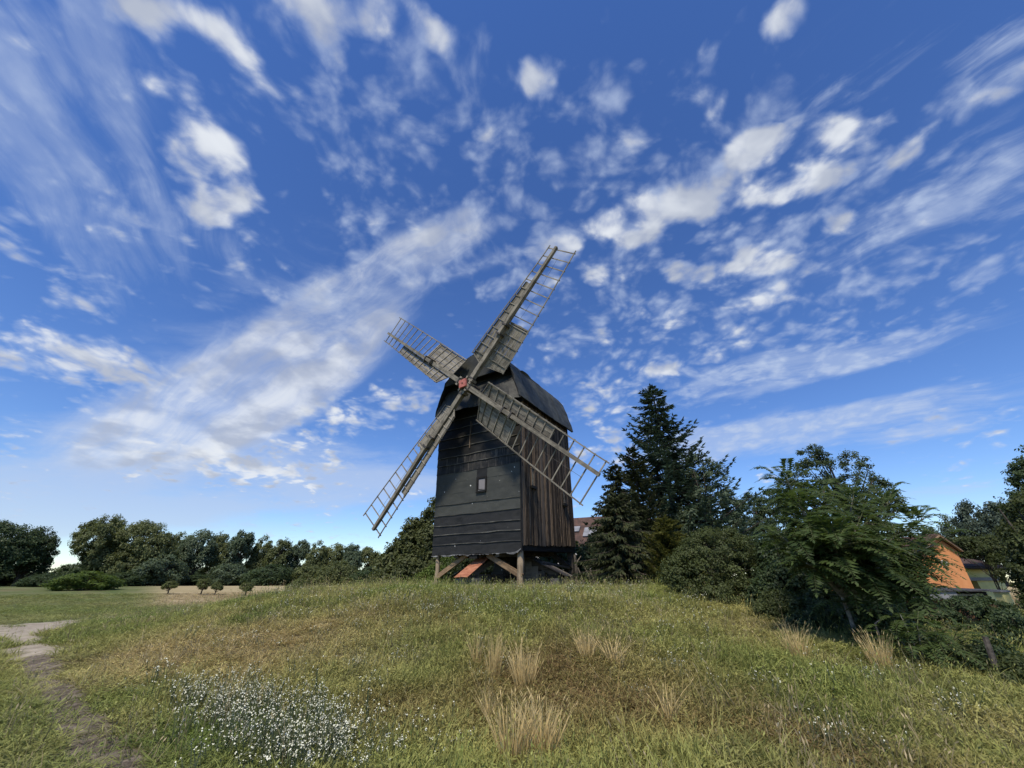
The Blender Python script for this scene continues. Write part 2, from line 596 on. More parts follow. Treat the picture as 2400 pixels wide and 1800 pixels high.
M['white'] = plain_mat('white render', (.55, .55, .53), (.72, .71, .68), 1.0, .9, .1)
M['grey_metal'] = plain_mat('grey sheet metal', (.16, .165, .17), (.27, .275, .29), 2, .5, .1, .5)
M['dark_roof'] = plain_mat('dark bitumen edge', (.02, .02, .022), (.075, .075, .08), 4, .7)
m_, g_ = new_mat('window glass')
finish(g_, rgb(.05, .055, .06), .06, spec=.9)
M['glass'] = m_
m_, g_ = new_mat('sky tinted pane')
tc_ = g_.n('ShaderNodeTexCoord')
finish(g_, g_.mix(g_.noise(tc_.outputs['Object'], 5, 4, .6), rgb(.15, .135, .13), rgb(.27, .245, .235)), .35, spec=.5)  # reflected sky is put into the pane's pinkish grey colour
M['pane'] = m_


def tile_mat(name, a, b, sx=4.5, sy=3.0):
    m, g = new_mat(name)
    tc = g.n('ShaderNodeTexCoord')
    br = g.n('ShaderNodeTexBrick')
    g.l(g.mapv(tc.outputs['Object'], scale=(sx, sy, 1)), br.inputs['Vector'])
    br.inputs['Color1'].default_value = rgb(*a)
    br.inputs['Color2'].default_value = rgb(*b)
    br.inputs['Mortar'].default_value = rgb(*(c * .4 for c in a))
    br.inputs['Scale'].default_value = 1.0
    br.inputs['Mortar Size'].default_value = .035
    br.inputs['Brick Width'].default_value = 1.0
    br.inputs['Row Height'].default_value = 1.0
    n = g.noise(tc.outputs['Object'], 1.5, 4, .6)
    col = g.mix(g.sstep(n, .3, .7), br.outputs['Color'], rgb(*(c * .6 for c in b)))
    finish(g, col, .85, br.outputs['Fac'], -.6, .03)
    return m


M['tiles'] = tile_mat('brown roof tiles', (.13, .072, .052), (.088, .058, .047))
M['bricks'] = tile_mat('old brickwork', (.34, .15, .075), (.26, .125, .07), 4.0, 13.0)


def leaf_mat(name, dark, light, trans=.35, rough=.55, warm=None):
    """leaves: tone per leaf from the 'tone' attribute, light passing through"""
    m, g = new_mat(name)
    at_ = g.n('ShaderNodeAttribute')
    at_.attribute_name = 'tone'
    info = g.n('ShaderNodeObjectInfo')
    f = g.math('MULTIPLY_ADD', g.math('SUBTRACT', info.outputs['Random'], .5), .3, at_.outputs['Fac'])
    col = g.mix(f, rgb(*dark), rgb(*light))
    b = g.n('ShaderNodeBsdfPrincipled')
    g.l(col, b.inputs['Base Color'])
    b.inputs['Roughness'].default_value = rough
    b.inputs['Specular IOR Level'].default_value = .25
    tr = g.n('ShaderNodeBsdfTranslucent')
    g.l(g.mix(.5, col, rgb(*(warm or (light[0] * 1.3, light[1] * 1.35, light[2] * .7)))), tr.inputs[0])
    mx = g.n('ShaderNodeMixShader')
    mx.inputs[0].default_value = trans
    g.l(b.outputs[0], mx.inputs[1])
    g.l(tr.outputs[0], mx.inputs[2])
    o = g.n('ShaderNodeOutputMaterial')
    g.l(mx.outputs[0], o.inputs[0])
    return m


M['leaf_far'] = leaf_mat('far foliage', (0.0471, 0.0653, 0.0254), (0.1903, 0.2139, 0.087))
M['leaf_far_blue'] = leaf_mat('far cool foliage', (0.042, 0.0665, 0.0385), (0.1487, 0.1925, 0.1137))
M['leaf_dark'] = leaf_mat('dark foliage', (0.0255, 0.0415, 0.0191), (0.0878, 0.1276, 0.0542))
M['leaf_evergreen'] = leaf_mat('evergreen foliage', (0.036, 0.048, 0.0156), (0.12, 0.138, 0.054))
M['leaf_bright'] = leaf_mat('bright foliage', (0.054, 0.09, 0.0144), (0.144, 0.198, 0.042))
M['leaf_orchard'] = leaf_mat('orchard foliage', (.07, .09, .026), (.16, .18, .068))
M['leaf_shrub'] = leaf_mat('shrub foliage', (.032, .044, .014), (.112, .138, .05))
M['leaf_silver'] = leaf_mat('grey green foliage', (0.0325, 0.052, 0.026), (0.13, 0.1755, 0.1105))
M['needle'] = leaf_mat('spruce needles', (0.0216, 0.0396, 0.027), (0.09, 0.135, 0.09), .12)
M['needle_brown'] = leaf_mat('drooping juniper sprays', (0.0224, 0.0336, 0.014), (0.084, 0.0952, 0.042), .12)
M['needle_yellow'] = leaf_mat('yellow green sprays', (.06, .07, .015), (.19, .185, .05), .25)
M['leaf_ail'] = leaf_mat('ailanthus leaflets', (0.035, 0.06, 0.0175), (0.1025, 0.1475, 0.045), .4)
M['leaf_pine'] = leaf_mat('pine needles', (0.0286, 0.0468, 0.0338), (0.091, 0.1235, 0.0858), .15)

# ------------------------------------------------------------------ ground
PATH = [(-30.0, 20.5, 2.2), (-20, 16.6, 1.9), (-15.0, 14.2, 1.5), (-11.6, 12.0, .75)]
_pp = [(75, 1545), (110, 1600), (150, 1655), (195, 1715), (250, 1770), (300, 1830)]
TRAIL = []
for (a_, b_) in _pp:
    d_ = ray(a_, b_)
    t_ = -EYE / d_.z
    TRAIL.append((d_.x * t_, d_.y * t_))
_d = [(ray(a_, b_)) for (a_, b_) in ((-60, 1490), (40, 1487), (120, 1462), (175, 1452))]
PATCH = [(v.x * -EYE / v.z, v.y * -EYE / v.z) for v in _d]


def seg_dist(x, y, pts):
    best = np.full(np.shape(x), 1e9)
    for (ax, ay), (bx, by) in zip(pts[:-1], pts[1:]):
        dx, dy = bx - ax, by - ay
        t = np.clip(((x - ax) * dx + (y - ay) * dy) / (dx * dx + dy * dy), 0, 1)
        best = np.minimum(best, np.hypot(x - ax - t * dx, y - ay - t * dy))
    return best


def zones(x, y):
    """what grows where: bare sand, ripe field, dry turf, brown moss, mown green"""
    x = np.asarray(x, float)
    y = np.asarray(y, float)
    n = fbm(x, y, .9, 5) - .5
    n2 = fbm(x, y, .25, 9) - .5
    az = np.arctan2(x, y)
    d = np.hypot(x, y)
    trail = (1 - sm(seg_dist(x, y, TRAIL) + n * .30, .09, .30)) * (.42 + .40 * sm(d, 5.0, 9.5))
    ends = [TRAIL[0], PATCH[1]]
    patch = 1 - sm(seg_dist(x, y, [PATCH[0], PATCH[1], PATCH[2]]) + n * 2.4 + n2 * 1.5, .8 , 2.0)
    thin = 1 - sm(seg_dist(x, y, [PATCH[2], PATCH[3], (PATCH[3][0] + 3, PATCH[3][1] + 5)]) + n * 1.2, .2, .8)
    join = 1 - sm(seg_dist(x, y, ends) + n * 1.3, .20, .7)
    sand = np.clip(np.maximum(np.maximum(trail * .25, patch), np.maximum(join, thin * .7)), 0, 1)
    r = np.hypot(x - .5, y - 24)
    wheat = sm(d + n2 * 6, 36, 44) * sm(az, R(-41), R(-37)) * (1 - sm(d, 150, 170))
    wheat = np.maximum(wheat, sm(d + n2 * 8, 27, 34) * sm(az, R(-34), R(-28)) * (1 - sm(az, R(-14), R(-10))) * .8)
    # dry patches on the slope
    p1 = np.exp(-(((x + 6.2) / 2.6) ** 2 + ((y - 10.2) / 2.2) ** 2))
    p2 = np.exp(-(((x - .6) / 2.6) ** 2 + ((y - 8.0) / 2.3) ** 2))
    p3 = np.exp(-(((x - 3.2) / 2.6) ** 2 + ((y - 5.6) / 1.6) ** 2))
    dry = np.clip(p1 * 1.25 + .3 * p2 + (fbm(x, y, .45, 31) - .57) * 2.0, 0, 1)
    brown = np.clip(1.05 * p2 + .6 * p3 + .25 * p1 + (fbm(x, y, .6, 41) - .58) * 1.6, 0, 1)
    onmound = 1 - sm(r + n * 3, 18.0, 21.5)
    mown = (1 - onmound) * (az < R(-14))
    return dict(trail=np.clip(1 - sm(seg_dist(x, y, TRAIL) + n * .35, .10, .34), 0, 1), sand=sand, wheat=np.clip(wheat, 0, 1), dry=dry, brown=brown, mown=np.clip(mown, 0, 1), onmound=onmound, d=d)


def build_ground():
    rr = np.concatenate([[0.0], np.geomspace(.6, 3500, 190)])
    na = 420
    ang = np.linspace(0, 2 * np.pi, na, endpoint=False)
    X = np.outer(rr[1:], np.sin(ang)).ravel()
    Y = np.outer(rr[1:], np.cos(ang)).ravel()
    X = np.concatenate([[0], X])
    Y = np.concatenate([[0], Y])
    Z = gz(X, Y)
    z = zones(X, Y)
    V = np.stack([X, Y, Z], 1)
    F = []
    k = np.arange(na)
    k2 = (k + 1) % na
    quads = []
    for i in range(len(rr) - 2):
        a = 1 + i * na
        quads.append(np.stack([a + k, a + k2, a + na + k2, a + na + k], 1)[:, ::-1])
    quads = np.concatenate(quads)
    tris = [[0, 1 + int(j), 1 + int((j + 1) % na)] for j in k]
    quads = np.concatenate([quads])
    # the hub as quads too: pair of neighbours share the centre
    hub = np.stack([np.zeros(na // 2, int), 1 + k[1::2] + 1, 1 + k[1::2], 1 + k[0::2]], 1)
    hub[:, 1] = np.where(hub[:, 1] > na, 1, hub[:, 1])
    quads = np.concatenate([quads, hub])
    one = np.ones_like(X)
    zc = np.stack([z['sand'], z['wheat'], z['dry'], one], 1)
    zc2 = np.stack([z['brown'], z['mown'], z['trail'], one], 1)
    me = mesh_np('ground', V, quads, {'zone_a': ('FLOAT_COLOR', zc), 'zone_b': ('FLOAT_COLOR', zc2)})
    m, g = new_mat('meadow ground')
    tc = g.n('ShaderNodeTexCoord')
    P = tc.outputs['Object']
    a = g.n('ShaderNodeAttribute'); a.attribute_name = 'zone_a'
    b = g.n('ShaderNodeAttribute'); b.attribute_name = 'zone_b'
    sa = g.n('ShaderNodeSeparateColor'); g.l(a.outputs['Color'], sa.inputs[0])
    sb = g.n('ShaderNodeSeparateColor'); g.l(b.outputs['Color'], sb.inputs[0])
    fine = g.noise(P, 14, 6, .7)
    mid = g.noise(P, 1.6, 5, .6)
    big = g.noise(P, .12, 4, .55)
    col = g.mix(g.sstep(fine, .3, .7), rgb(.055, .056, .024), rgb(.14, .132, .06))
    col = g.mix(g.math('MULTIPLY', g.sstep(mid, .4, .62), .6), col, rgb(.16, .13, .07))
    green = g.mix(g.sstep(g.noise(P, .35, 5, .6), .35, .65), rgb(.075, .115, .030), rgb(.155, .17, .075))
    green = g.mix(g.math('MULTIPLY', g.sstep(fine, .35, .7), .45), green, rgb(.065, .075, .03))
    col = g.mix(sb.outputs[1], col, green)
    straw = g.mix(g.sstep(fine, .3, .7), rgb(.17, .135, .075), rgb(.33, .275, .165))
    col = g.mix(g.math('MULTIPLY', sa.outputs[2], .75), col, straw)
    moss = g.mix(g.sstep(fine, .35, .65), rgb(.075, .052, .026), rgb(.18, .125, .062))
    col = g.mix(g.math('MULTIPLY', sb.outputs[0], .85), col, moss)
    wheat = g.mix(g.sstep(g.noise(g.mapv(P, scale=(.25, 1, 1)), .5, 5, .6), .3, .7), rgb(.30, .245, .13), rgb(.44, .365, .215))
    col = g.mix(sa.outputs[1], col, wheat)
    sand = g.mix(g.sstep(g.noise(P, 2.2, 6, .7), .3, .7), rgb(.24, .205, .155), rgb(.44, .385, .30))
    sf = g.sstep(g.math('MULTIPLY_ADD', g.math('SUBTRACT', g.noise(P, 5, 5, .65), .5), .9, sa.outputs[0]), .32, .62)
    col = g.mix(sf, col, sand)
    dirt = g.mix(g.sstep(g.noise(P, 6, 6, .7), .35, .68), rgb(.085, .068, .050), rgb(.25, .21, .165))
    tf = g.sstep(g.math('MULTIPLY_ADD', g.math('SUBTRACT', g.noise(P, 7, 5, .65), .5), .9, sb.outputs[2]), .30, .66)
    col = g.mix(tf, col, dirt)
    h = g.math('MULTIPLY_ADD', mid, .6, fine)
    finish(g, col, .95, h, .8, .06, spec=.1)
    o = link('ground', me, m, smooth=True)
    tag(o, 'grassy ground of field, mound and path', kind='structure')


build_ground()

# ------------------------------------------------------------------ the windmill
YAW = R(32.1)
HUBZ = 10.68                       # hub height above the mill's own ground


def build_mill():
    root = empty('windmill', (-2.78, 20.74, MILL_Z), -YAW)
    tag(root, 'black wooden post mill with four grey lattice sails on a grassy mound', 'windmill')
    rnd = random.Random(3)
    YF, YB = 1.56, 8.0             # front and rear plane of the body core
    ZB, ZT = 1.62, 9.95

    def xl(z):
        return -2.86 - .30 * (z - 1.55) / 8.3

    def xr(z):
        return 2.86 - .03 * (z - 1.55) / 8.3
    # body core behind the cladding
    core = MB()
    vs = []
    for z in (ZB, ZT):
        vs += [(xl(z) + .05, YF, z), (xr(z) - .05, YF, z), (xr(z) - .05, YB, z + (.25 if z < 2 else 0)), (xl(z) + .05, YB, z + (.25 if z < 2 else 0))]
    core.poly(vs, [[3, 2, 1, 0], [4, 5, 6, 7], [0, 1, 5, 4], [1, 2, 6, 5], [2, 3, 7, 6], [3, 0, 4, 7]])
    body = core.build('body', M['black'], root)

    # ---- front: horizontal strips of roofing felt, lapped like clapboards
    def strip(z0, z1, x0, x1, mat, seed, wav=.03, prou=.03, flap=0.0):
        n = max(6, int((x1 - x0) * 9))
        v, f = [], []
        for i in range(n + 1):
            t = i / n
            x = x0 + (x1 - x0) * t
            w0 = (vnoise(x, z0, 1.3, seed) - .5) * 2 * wav + (vnoise(x, z0, 5, seed + 3) - .5) * wav
            w1 = (vnoise(x, z1, 1.1, seed + 9) - .5) * wav
            bow = (vnoise(x, z0, 2.1, seed + 5) - .5) * .022
            bow2 = (vnoise(x, z0, 3.0, seed + 6) - .5) * .02
            za, zb = z0 + w0, z1 + w1 + .05
            fl = flap * max(0, math.sin(t * 17 + seed)) * rnd.random()
            yo = YF - .028
            v += [(x, yo - prou + bow - fl, za), (x, yo - prou * .72 + bow2, za + (zb - za) * .33), (x, yo - prou * .4 - bow2, za + (zb - za) * .7),
                  (x, yo - .004, zb), (x, yo - prou + .022 + bow - fl, za + .004), (x, yo + .02, zb - .01)]
        for i in range(n):
            a, b = i * 6, (i + 1) * 6
            for (p, q) in ((0, 1), (1, 2), (2, 3)):
                f.append([a + p, b + p, b + q, a + q])
            f.append([a + 4, b + 4, b, a])
            f.append([b + 4, a + 4, a + 5, b + 5])
            f.append([a + 3, b + 3, b + 5, a + 5])
        for a in (0, n * 6):
            f.append([a, a + 1, a + 2, a + 3, a + 5, a + 4])
        me = mesh_np('felt_strip', v, f)
        return link('felt_strip', me, mat, front, smooth=False)
    front = MB().box(-2.82, 2.80, YF - .022, YF - .002, 1.66, 9.9).build('front_wall', M['black'], root)
    zs = [1.55, 2.05, 2.55, 3.02, 3.57, 4.15, 4.78, 5.42, 5.98, 6.45, 6.92, 7.5, 8.1, 8.7, 9.25]
    mats = ['felt_black'] * 4 + ['felt_grey'] * 4 + ['felt_worn'] * 2 + ['felt_black_plain'] * 5
    WX0, WX1, WZ0, WZ1 = .04, .64, 4.74, 5.44
    for i, z0 in enumerate(zs):
        z1 = zs[i + 1] if i + 1 < len(zs) else 9.9
        m = M[mats[i]]
        x0, x1 = xl(z0) - .02, xr(z0) + .015
        grey = mats[i] == 'felt_grey'
        wav = .012 if grey else .03
        pr = .010 if grey else .024
        if z1 > WZ0 and z0 < WZ1 + .4:
            strip(z0, z1, x0, WX0 - .05, m, i * 7 + 1, wav, pr)
            strip(z0, z1, WX1 + .06, x1, m, i * 7 + 2, wav, pr)
            if z0 < WZ0:
                strip(z0, WZ0 - .06, WX0 - .05, WX1 + .06, m, i * 7 + 3, wav, pr)
        else:
            strip(z0, z1, x0, x1, m, i * 7 + 1, wav, pr)
    for i, z0 in enumerate(zs[1:]):  # pale strips stand in for light caught on the felt lips
        if z0 in (4.78, 5.42, 5.98):
            continue
        n = 60
        xa, xb = xl(z0) + .02, xr(z0) - .02
        v, f = [], []
        hh = .024 if z0 > 6 or z0 < 3.1 else .010
        for k in range(n + 1):
            x = xa + (xb - xa) * k / n
            zc = z0 + (vnoise(x, z0, 1.3, 40 + i) - .5) * .06 + .03
            th = hh * (.25 + 1.1 * vnoise(x, 3, 2.2, 44 + i))
            y = YF - .085
            v += [(x, y, zc - th), (x, y, zc + th), (x, y + .03, zc + th), (x, y + .03, zc - th)]
        for k in range(n):
            for q_ in range(4):
                f.append([k * 4 + q_, k * 4 + 4 + q_, k * 4 + 4 + (q_ + 1) % 4, k * 4 + (q_ + 1) % 4])
        f += [[0, 1, 2, 3], [n * 4 + 3, n * 4 + 2, n * 4 + 1, n * 4]]
        link('seam_glint', mesh_np('seam_glint', v, f), M['seam'], front)
    strip(WZ1 + .06, 5.98, WX0 - .05, WX1 + .06, M['felt_black_plain'], 91, .02, .02)
    # pale torn lip along the lowest felt
    lip = []
    lf = []
    n = 90
    for i in range(n + 1):
        x = -2.86 + 5.72 * i / n
        thick = .012 + .075 * max(0, vnoise(x, 0, 2.6, 5) - .38) + .03 * (vnoise(x, 1, 13, 6) > .55)
        if x > 2.2:
            thick += .05 * (1 - abs(x - 2.55) / .35) if abs(x - 2.55) < .35 else 0
        zc = 1.555 - .03 * vnoise(x, 2, 3, 7) + (.16 * max(0, (x - 2.25) / .6) ** 2 if x > 2.25 else 0)
        y = YF - .085 - .03 * vnoise(x, 4, 4, 8)
        lip += [(x, y, zc - thick), (x, y - .004, zc), (x, y + .02, zc), (x, y + .02, zc - thick)]
    for i in range(n):
        a, b = i * 4, i * 4 + 4
        for p in range(4):
            q = (p + 1) % 4
            lf.append([a + p, b + p, b + q, a + q])
    lf += [[3, 2, 1, 0], [n * 4, n * 4 + 1, n * 4 + 2, n * 4 + 3]]
    link('torn_edge', mesh_np('torn_edge', lip, lf), M['felt_edge'], front)
    # front window
    w = MB()
    fy0, fy1 = YF - .075, YF - .005
    w.box(WX0 - .05, WX0 + .05, fy0, fy1, WZ0 - .05, WZ1 + .06)
    w.box(WX1 - .05, WX1 + .05, fy0, fy1, WZ0 - .05, WZ1 + .06)
    w.box(WX0 + .05, WX1 - .05, fy0 - .01, fy1, WZ1 - .04, WZ1 + .065)
    w.box(WX0 - .03, WX1 + .03, fy0 - .06, fy1, WZ0 - .10, WZ0 - .051)
    win = w.build('window', M['black'], root)
    MB().poly([(WX0 + .11, YF - .035, WZ0 + .10), (WX1 - .055, YF - .035, WZ0 + .06), (WX1 - .055, YF - .045, WZ1 - .07), (WX0 + .11, YF - .045, WZ1 - .07),
               (WX0 + .11, YF - .025, WZ0 + .10), (WX1 - .055, YF - .025, WZ0 + .06), (WX1 - .055, YF - .027, WZ1 - .07), (WX0 + .11, YF - .027, WZ1 - .07)],
              [[0, 1, 2, 3], [7, 6, 5, 4], [0, 4, 5, 1], [1, 5, 6, 2], [2, 6, 7, 3], [3, 7, 4, 0]]).build('pane', M['pane'], win)
    MB().box(WX0 + .09, WX1 - .055, YF - .06, YF - .03, WZ0 + .01, WZ0 + .05).build('window_sill', M['felt_edge'], win)
    # a few vertical battens where the upper felt has torn off
    for (x, z0, z1) in ((-.62, 7.3, 9.0), (-.52, 8.3, 8.85)):
        MB().box(x, x + .055, YF - .1, YF - .06, z0, z1).build('batten', M['plank_dark'], front)

    # ---- side, rear and far walls: upright planks
    def wall(name, pa, pb, za, zb, n, sign):
        pa, pb = Vector((pa[0], pa[1], 0)), Vector((pb[0], pb[1], 0))
        wl = empty_mesh_wall(name, pa, pb)
        d = (pb - pa)
        L = d.length
        d.normalize()
        nn = Vector((d.y, -d.x, 0)) * sign
        edges = [0.0]
        for i in range(n):
            edges.append(edges[-1] + rnd.uniform(.8, 1.2))
        edges = [e * L / edges[-1] for e in edges]
        ang = math.atan2(d.y, d.x)
        for i in range(n):
            wdt = edges[i + 1] - edges[i] - rnd.uniform(.006, .022)
            t = (edges[i] + edges[i + 1]) / 2 / L
            z0 = za[0] * (1 - t) + za[1] * t + rnd.uniform(-.04, .05)
            z1 = zb
            th = rnd.uniform(.022, .05)
            p = pa + d * (t * L)
            b = MB()
            tw = rnd.uniform(-.006, .006)
            b.poly([(-wdt / 2, 0, 0), (wdt / 2, 0, 0), (wdt / 2, .03, 0), (-wdt / 2, .03, 0), (-wdt / 2 + tw, 0, z1 - z0), (wdt / 2 + tw, 0, z1 - z0),
                    (wdt / 2 + tw, .03, z1 - z0), (-wdt / 2 + tw, .03, z1 - z0)],
                   [[0, 3, 2, 1], [4, 5, 6, 7], [0, 1, 5, 4], [1, 2, 6, 5], [2, 3, 7, 6], [3, 0, 4, 7]])
            lean = 0.0
            o = b.build('plank', M['plank_dark'], wl)
            lx = LEAN.get(name, 0.0)
            mt = Matrix.Translation((p.x + nn.x * th, p.y + nn.y * th, z0)) @ Matrix.Rotation(lx, 4, 'Y') @ Matrix.Rotation(ang, 4, 'Z')
            o.matrix_local = mt
            # thin cover strip on some joints
            if rnd.random() < .55:
                s = MB().box(-.018, .018, -.025, .0, 0, z1 - z0 - rnd.uniform(.02, .3)).build('cover_strip', M['plank_dark'], wl)
                q = pa + d * edges[i + 1]
                s.matrix_local = Matrix.Translation((q.x + nn.x * (th + .002), q.y + nn.y * (th + .002), z0)) @ Matrix.Rotation(lx, 4, 'Y') @ Matrix.Rotation(ang, 4, 'Z')
        return wl
    LEAN = {'far_wall': math.atan2(-.30, 8.3), 'side_wall': math.atan2(-.03, 8.3)}

    def empty_mesh_wall(name, pa, pb):
        b = MB()
        lo, hi = 2.3, 9.6
        k = LEAN.get(name, 0.0)
        off = math.tan(k) * 0
        b.beam((pa.x, pa.y, 5.9), (pb.x, pb.y, 5.9), .02, .2)
        return b.build(name, M['black'], root)
    side = wall('side_wall', (2.845, YF - .02), (2.845, YB), (1.86, 2.20), 9.86, 60, 1)
    wall('rear_wall', (2.84, YB), (-2.95, YB), (2.2, 2.2), 9.9, 30, 1)
    wall('far_wall', (-2.87, YB), (-2.87, YF), (2.2, 1.9), 9.9, 34, 1)
    # corner board between front felt and side planks
    MB().beam((2.885, YF - .045, 1.6), (2.855, YF - .045, 9.85), .06, .07, up=(0, 1, 0)).build('corner_board', M['black'], root)
    # slit windows of the side wall: frame, two bars, dark sill
    for (y, z0, z1) in ((2.72, 4.9, 5.85), (6.62, 4.55, 5.35)):
        b = MB()
        b.box(2.90, 2.94, y - .19, y - .14, z0, z1).box(2.90, 2.94, y + .14, y + .19, z0, z1).box(2.90, 2.95, y - .21, y + .21, z1 + .001, z1 + .07)
        sw = b.build('side_window', M['plank_dark'], root)
        MB().box(2.895, 2.905, y - .14, y + .14, z0, z1).build('pane', M['glass'], sw)
        for dy in (-.05, .06):
            MB().box(2.906, 2.93, y + dy - .012, y + dy + .012, z0 + .01, z1 - .01).build('bar', M['slat_wood'], sw)
        MB().box(2.90, 3.04, y - .26, y + .26, z0 - .14, z0 - .003).build('sill', M['black'], sw)

    # ---- roof: curved, clad in felt sheets
    prof = [(3.14, 9.68), (3.02, 10.15), (2.86, 10.65), (2.68, 11.25), (2.47, 11.85), (2.16, 12.3), (1.7, 12.7), (1.15, 13.05), (.55, 13.3), (0, 13.4)]
    prof = prof + [(-x, z) for (x, z) in prof[:-1][::-1]]
    Y0, Y1 = 1.0, 8.32
    rb = MB()
    inner = [(x * .975, z - .07) for (x, z) in prof]
    npf = len(prof)
    for (y, pr_) in ((Y0 + .05, prof), (Y1 - .04, prof)):
        for (x, z) in pr_:
            rb.v.append((x * .99, y, z - .025))
    for (y, pr_) in ((Y0 + .05, inner), (Y1 - .04, inner)):
        for (x, z) in pr_:
            rb.v.append((x, y, z))
    for i in range(npf - 1):
        rb.f.append([i, i + 1, npf + i + 1, npf + i])
        rb.f.append([2 * npf + i + 1, 2 * npf + i, 3 * npf + i, 3 * npf + i + 1])
        rb.f.append([i + 1, i, 2 * npf + i, 2 * npf + i + 1])
        rb.f.append([npf + i, npf + i + 1, 3 * npf + i + 1, 3 * npf + i])
    rb.f.append([0, npf, 3 * npf, 2 * npf])
    rb.f.append([npf - 1, 3 * npf - 1, 4 * npf - 1, 2 * npf - 1])
    roof = rb.build('roof', M['black'], root)
    # felt sheets, each lapped over the next
    ns = 7
    for s in range(ns):
        ya = Y0 + (Y1 - Y0) * s / ns - (.06 if s else 0)
        yb = Y0 + (Y1 - Y0) * (s + 1) / ns + .05 * (s < ns - 1)
        ny = 7
        dense = []
        for i in range(npf - 1):
            for k in range(3):
                t = k / 3
                dense.append((prof[i][0] * (1 - t) + prof[i + 1][0] * t, prof[i][1] * (1 - t) + prof[i + 1][1] * t))
        dense.append(prof[-1])
        nd = len(dense)
        v, f = [], []
        lift = .012 + .010 * (s % 2)
        for j in range(ny + 1):
            y = ya + (yb - ya) * j / ny
            for i, (x, z) in enumerate(dense):
                a = math.atan2(z - 10.6, x)
                w = (vnoise(i * .33, y, 1.1, 50 + s) - .5) * .07 + (vnoise(i * .9, y * 2, 1.0, 60 + s) - .5) * .035
                sag = -.05 * math.sin(min(1, max(0, (y - Y0) / (Y1 - Y0))) * math.pi) * (i in (0, nd - 1))
                ex = .02 * vnoise(y, s, 3, 71) if i in (0, nd - 1) else 0
                v.append((x + math.cos(a) * (lift + w * .5), y + (vnoise(i * .5, s, 1, 77) - .5) * .08 * (j in (0, ny)), z + math.sin(a) * (lift + w * .5) + sag - ex))
        off = len(v)
        v += [(x * .994, y, z - .022) for (x, y, z) in v[:off]]
        for j in range(ny):
            for i in range(nd - 1):
                a = j * nd + i
                f.append([a, a + 1, a + nd + 1, a + nd])
        for i in range(nd - 1):
            f.append([i + 1, i, off + i, off + i + 1])
            e = ny * nd + i
            f.append([e, e + 1, off + e + 1, off + e])
        for j in range(ny):
            a = j * nd
            f.append([a, a + nd, off + a + nd, off + a])
            a = j * nd + nd - 1
            f.append([a + nd, a, off + a, off + a + nd])
        o = link('roof_sheet', mesh_np('roof_sheet', v, f), M['felt_roof'], roof)
    # a fold of felt that has come loose on the visible slope
    fv, ff = [], []
    for i in range(9):
        t = i / 8
        y = 2.4 + 2.9 * t
        x, z = 2.42 - .5 * t * .3, 12.02 + .12 * math.sin(t * 3.1) - .5 * t * .35
        h = .05 + .16 * math.sin(math.pi * t)
        fv += [(x + .03, y, z - h), (x + .11 + .05 * math.sin(t * 9), y, z), (x - .05, y + .02, z + .05)]
    for i in range(8):
        a = i * 3
        ff += [[a, a + 1, a + 4, a + 3], [a + 1, a + 2, a + 5, a + 4]]
    # (closed with a back face so that it has thickness)
    nfv = len(fv)
    fv += [(x - .05, y, z - .02) for (x, y, z) in fv]
    for i in range(8):
        a = i * 3 + nfv
        ff += [[a + 1, a, a + 3, a + 4], [a + 2, a + 1, a + 4, a + 5]]
    link('felt_fold', mesh_np('felt_fold', fv, ff), M['felt_roof'], roof)

    # ---- front hood: upper gable board, shadow gap, sloping skirt below
    def span(z):
        for i in range(9):
            (xa, za), (xb, zb) = prof[i], prof[i + 1]
            if za <= z <= zb:
                return xa + (xb - xa) * (z - za) / (zb - za)
        return 3.14
    gb = MB()
    zz = [11.62, 11.9, 12.3, 12.7, 13.05, 13.3]
    v = []
    for z in zz:
        s_ = span(z) - .03
        v += [(-s_, 1.0 + .0, z), (s_, 1.0, z), (-s_, 1.1, z), (s_, 1.1, z)]
    f = []
    for i in range(len(zz) - 1):
        a, b = i * 4, i * 4 + 4
        f += [[a, a + 1, b + 1, b], [a + 3, a + 2, b + 2, b + 3], [a + 1, a + 3, b + 3, b + 1], [a + 2, a, b, b + 2]]
    e = (len(zz) - 1) * 4
    f += [[0, 2, 3, 1], [e, e + 1, e + 3, e + 2]]
    gable = link('gable_hood', mesh_np('gable_hood', v, f), M['felt_skirt'], root)
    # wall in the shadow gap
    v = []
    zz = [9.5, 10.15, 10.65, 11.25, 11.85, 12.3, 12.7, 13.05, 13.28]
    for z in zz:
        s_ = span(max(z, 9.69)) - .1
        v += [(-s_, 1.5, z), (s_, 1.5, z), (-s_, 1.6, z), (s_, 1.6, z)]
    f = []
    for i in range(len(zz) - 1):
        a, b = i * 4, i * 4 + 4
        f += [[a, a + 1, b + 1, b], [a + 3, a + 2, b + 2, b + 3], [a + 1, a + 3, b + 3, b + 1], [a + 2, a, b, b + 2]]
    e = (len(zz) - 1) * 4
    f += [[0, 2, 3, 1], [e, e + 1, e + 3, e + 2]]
    link('gable_wall', mesh_np('gable_wall', v, f), M['black'], root)
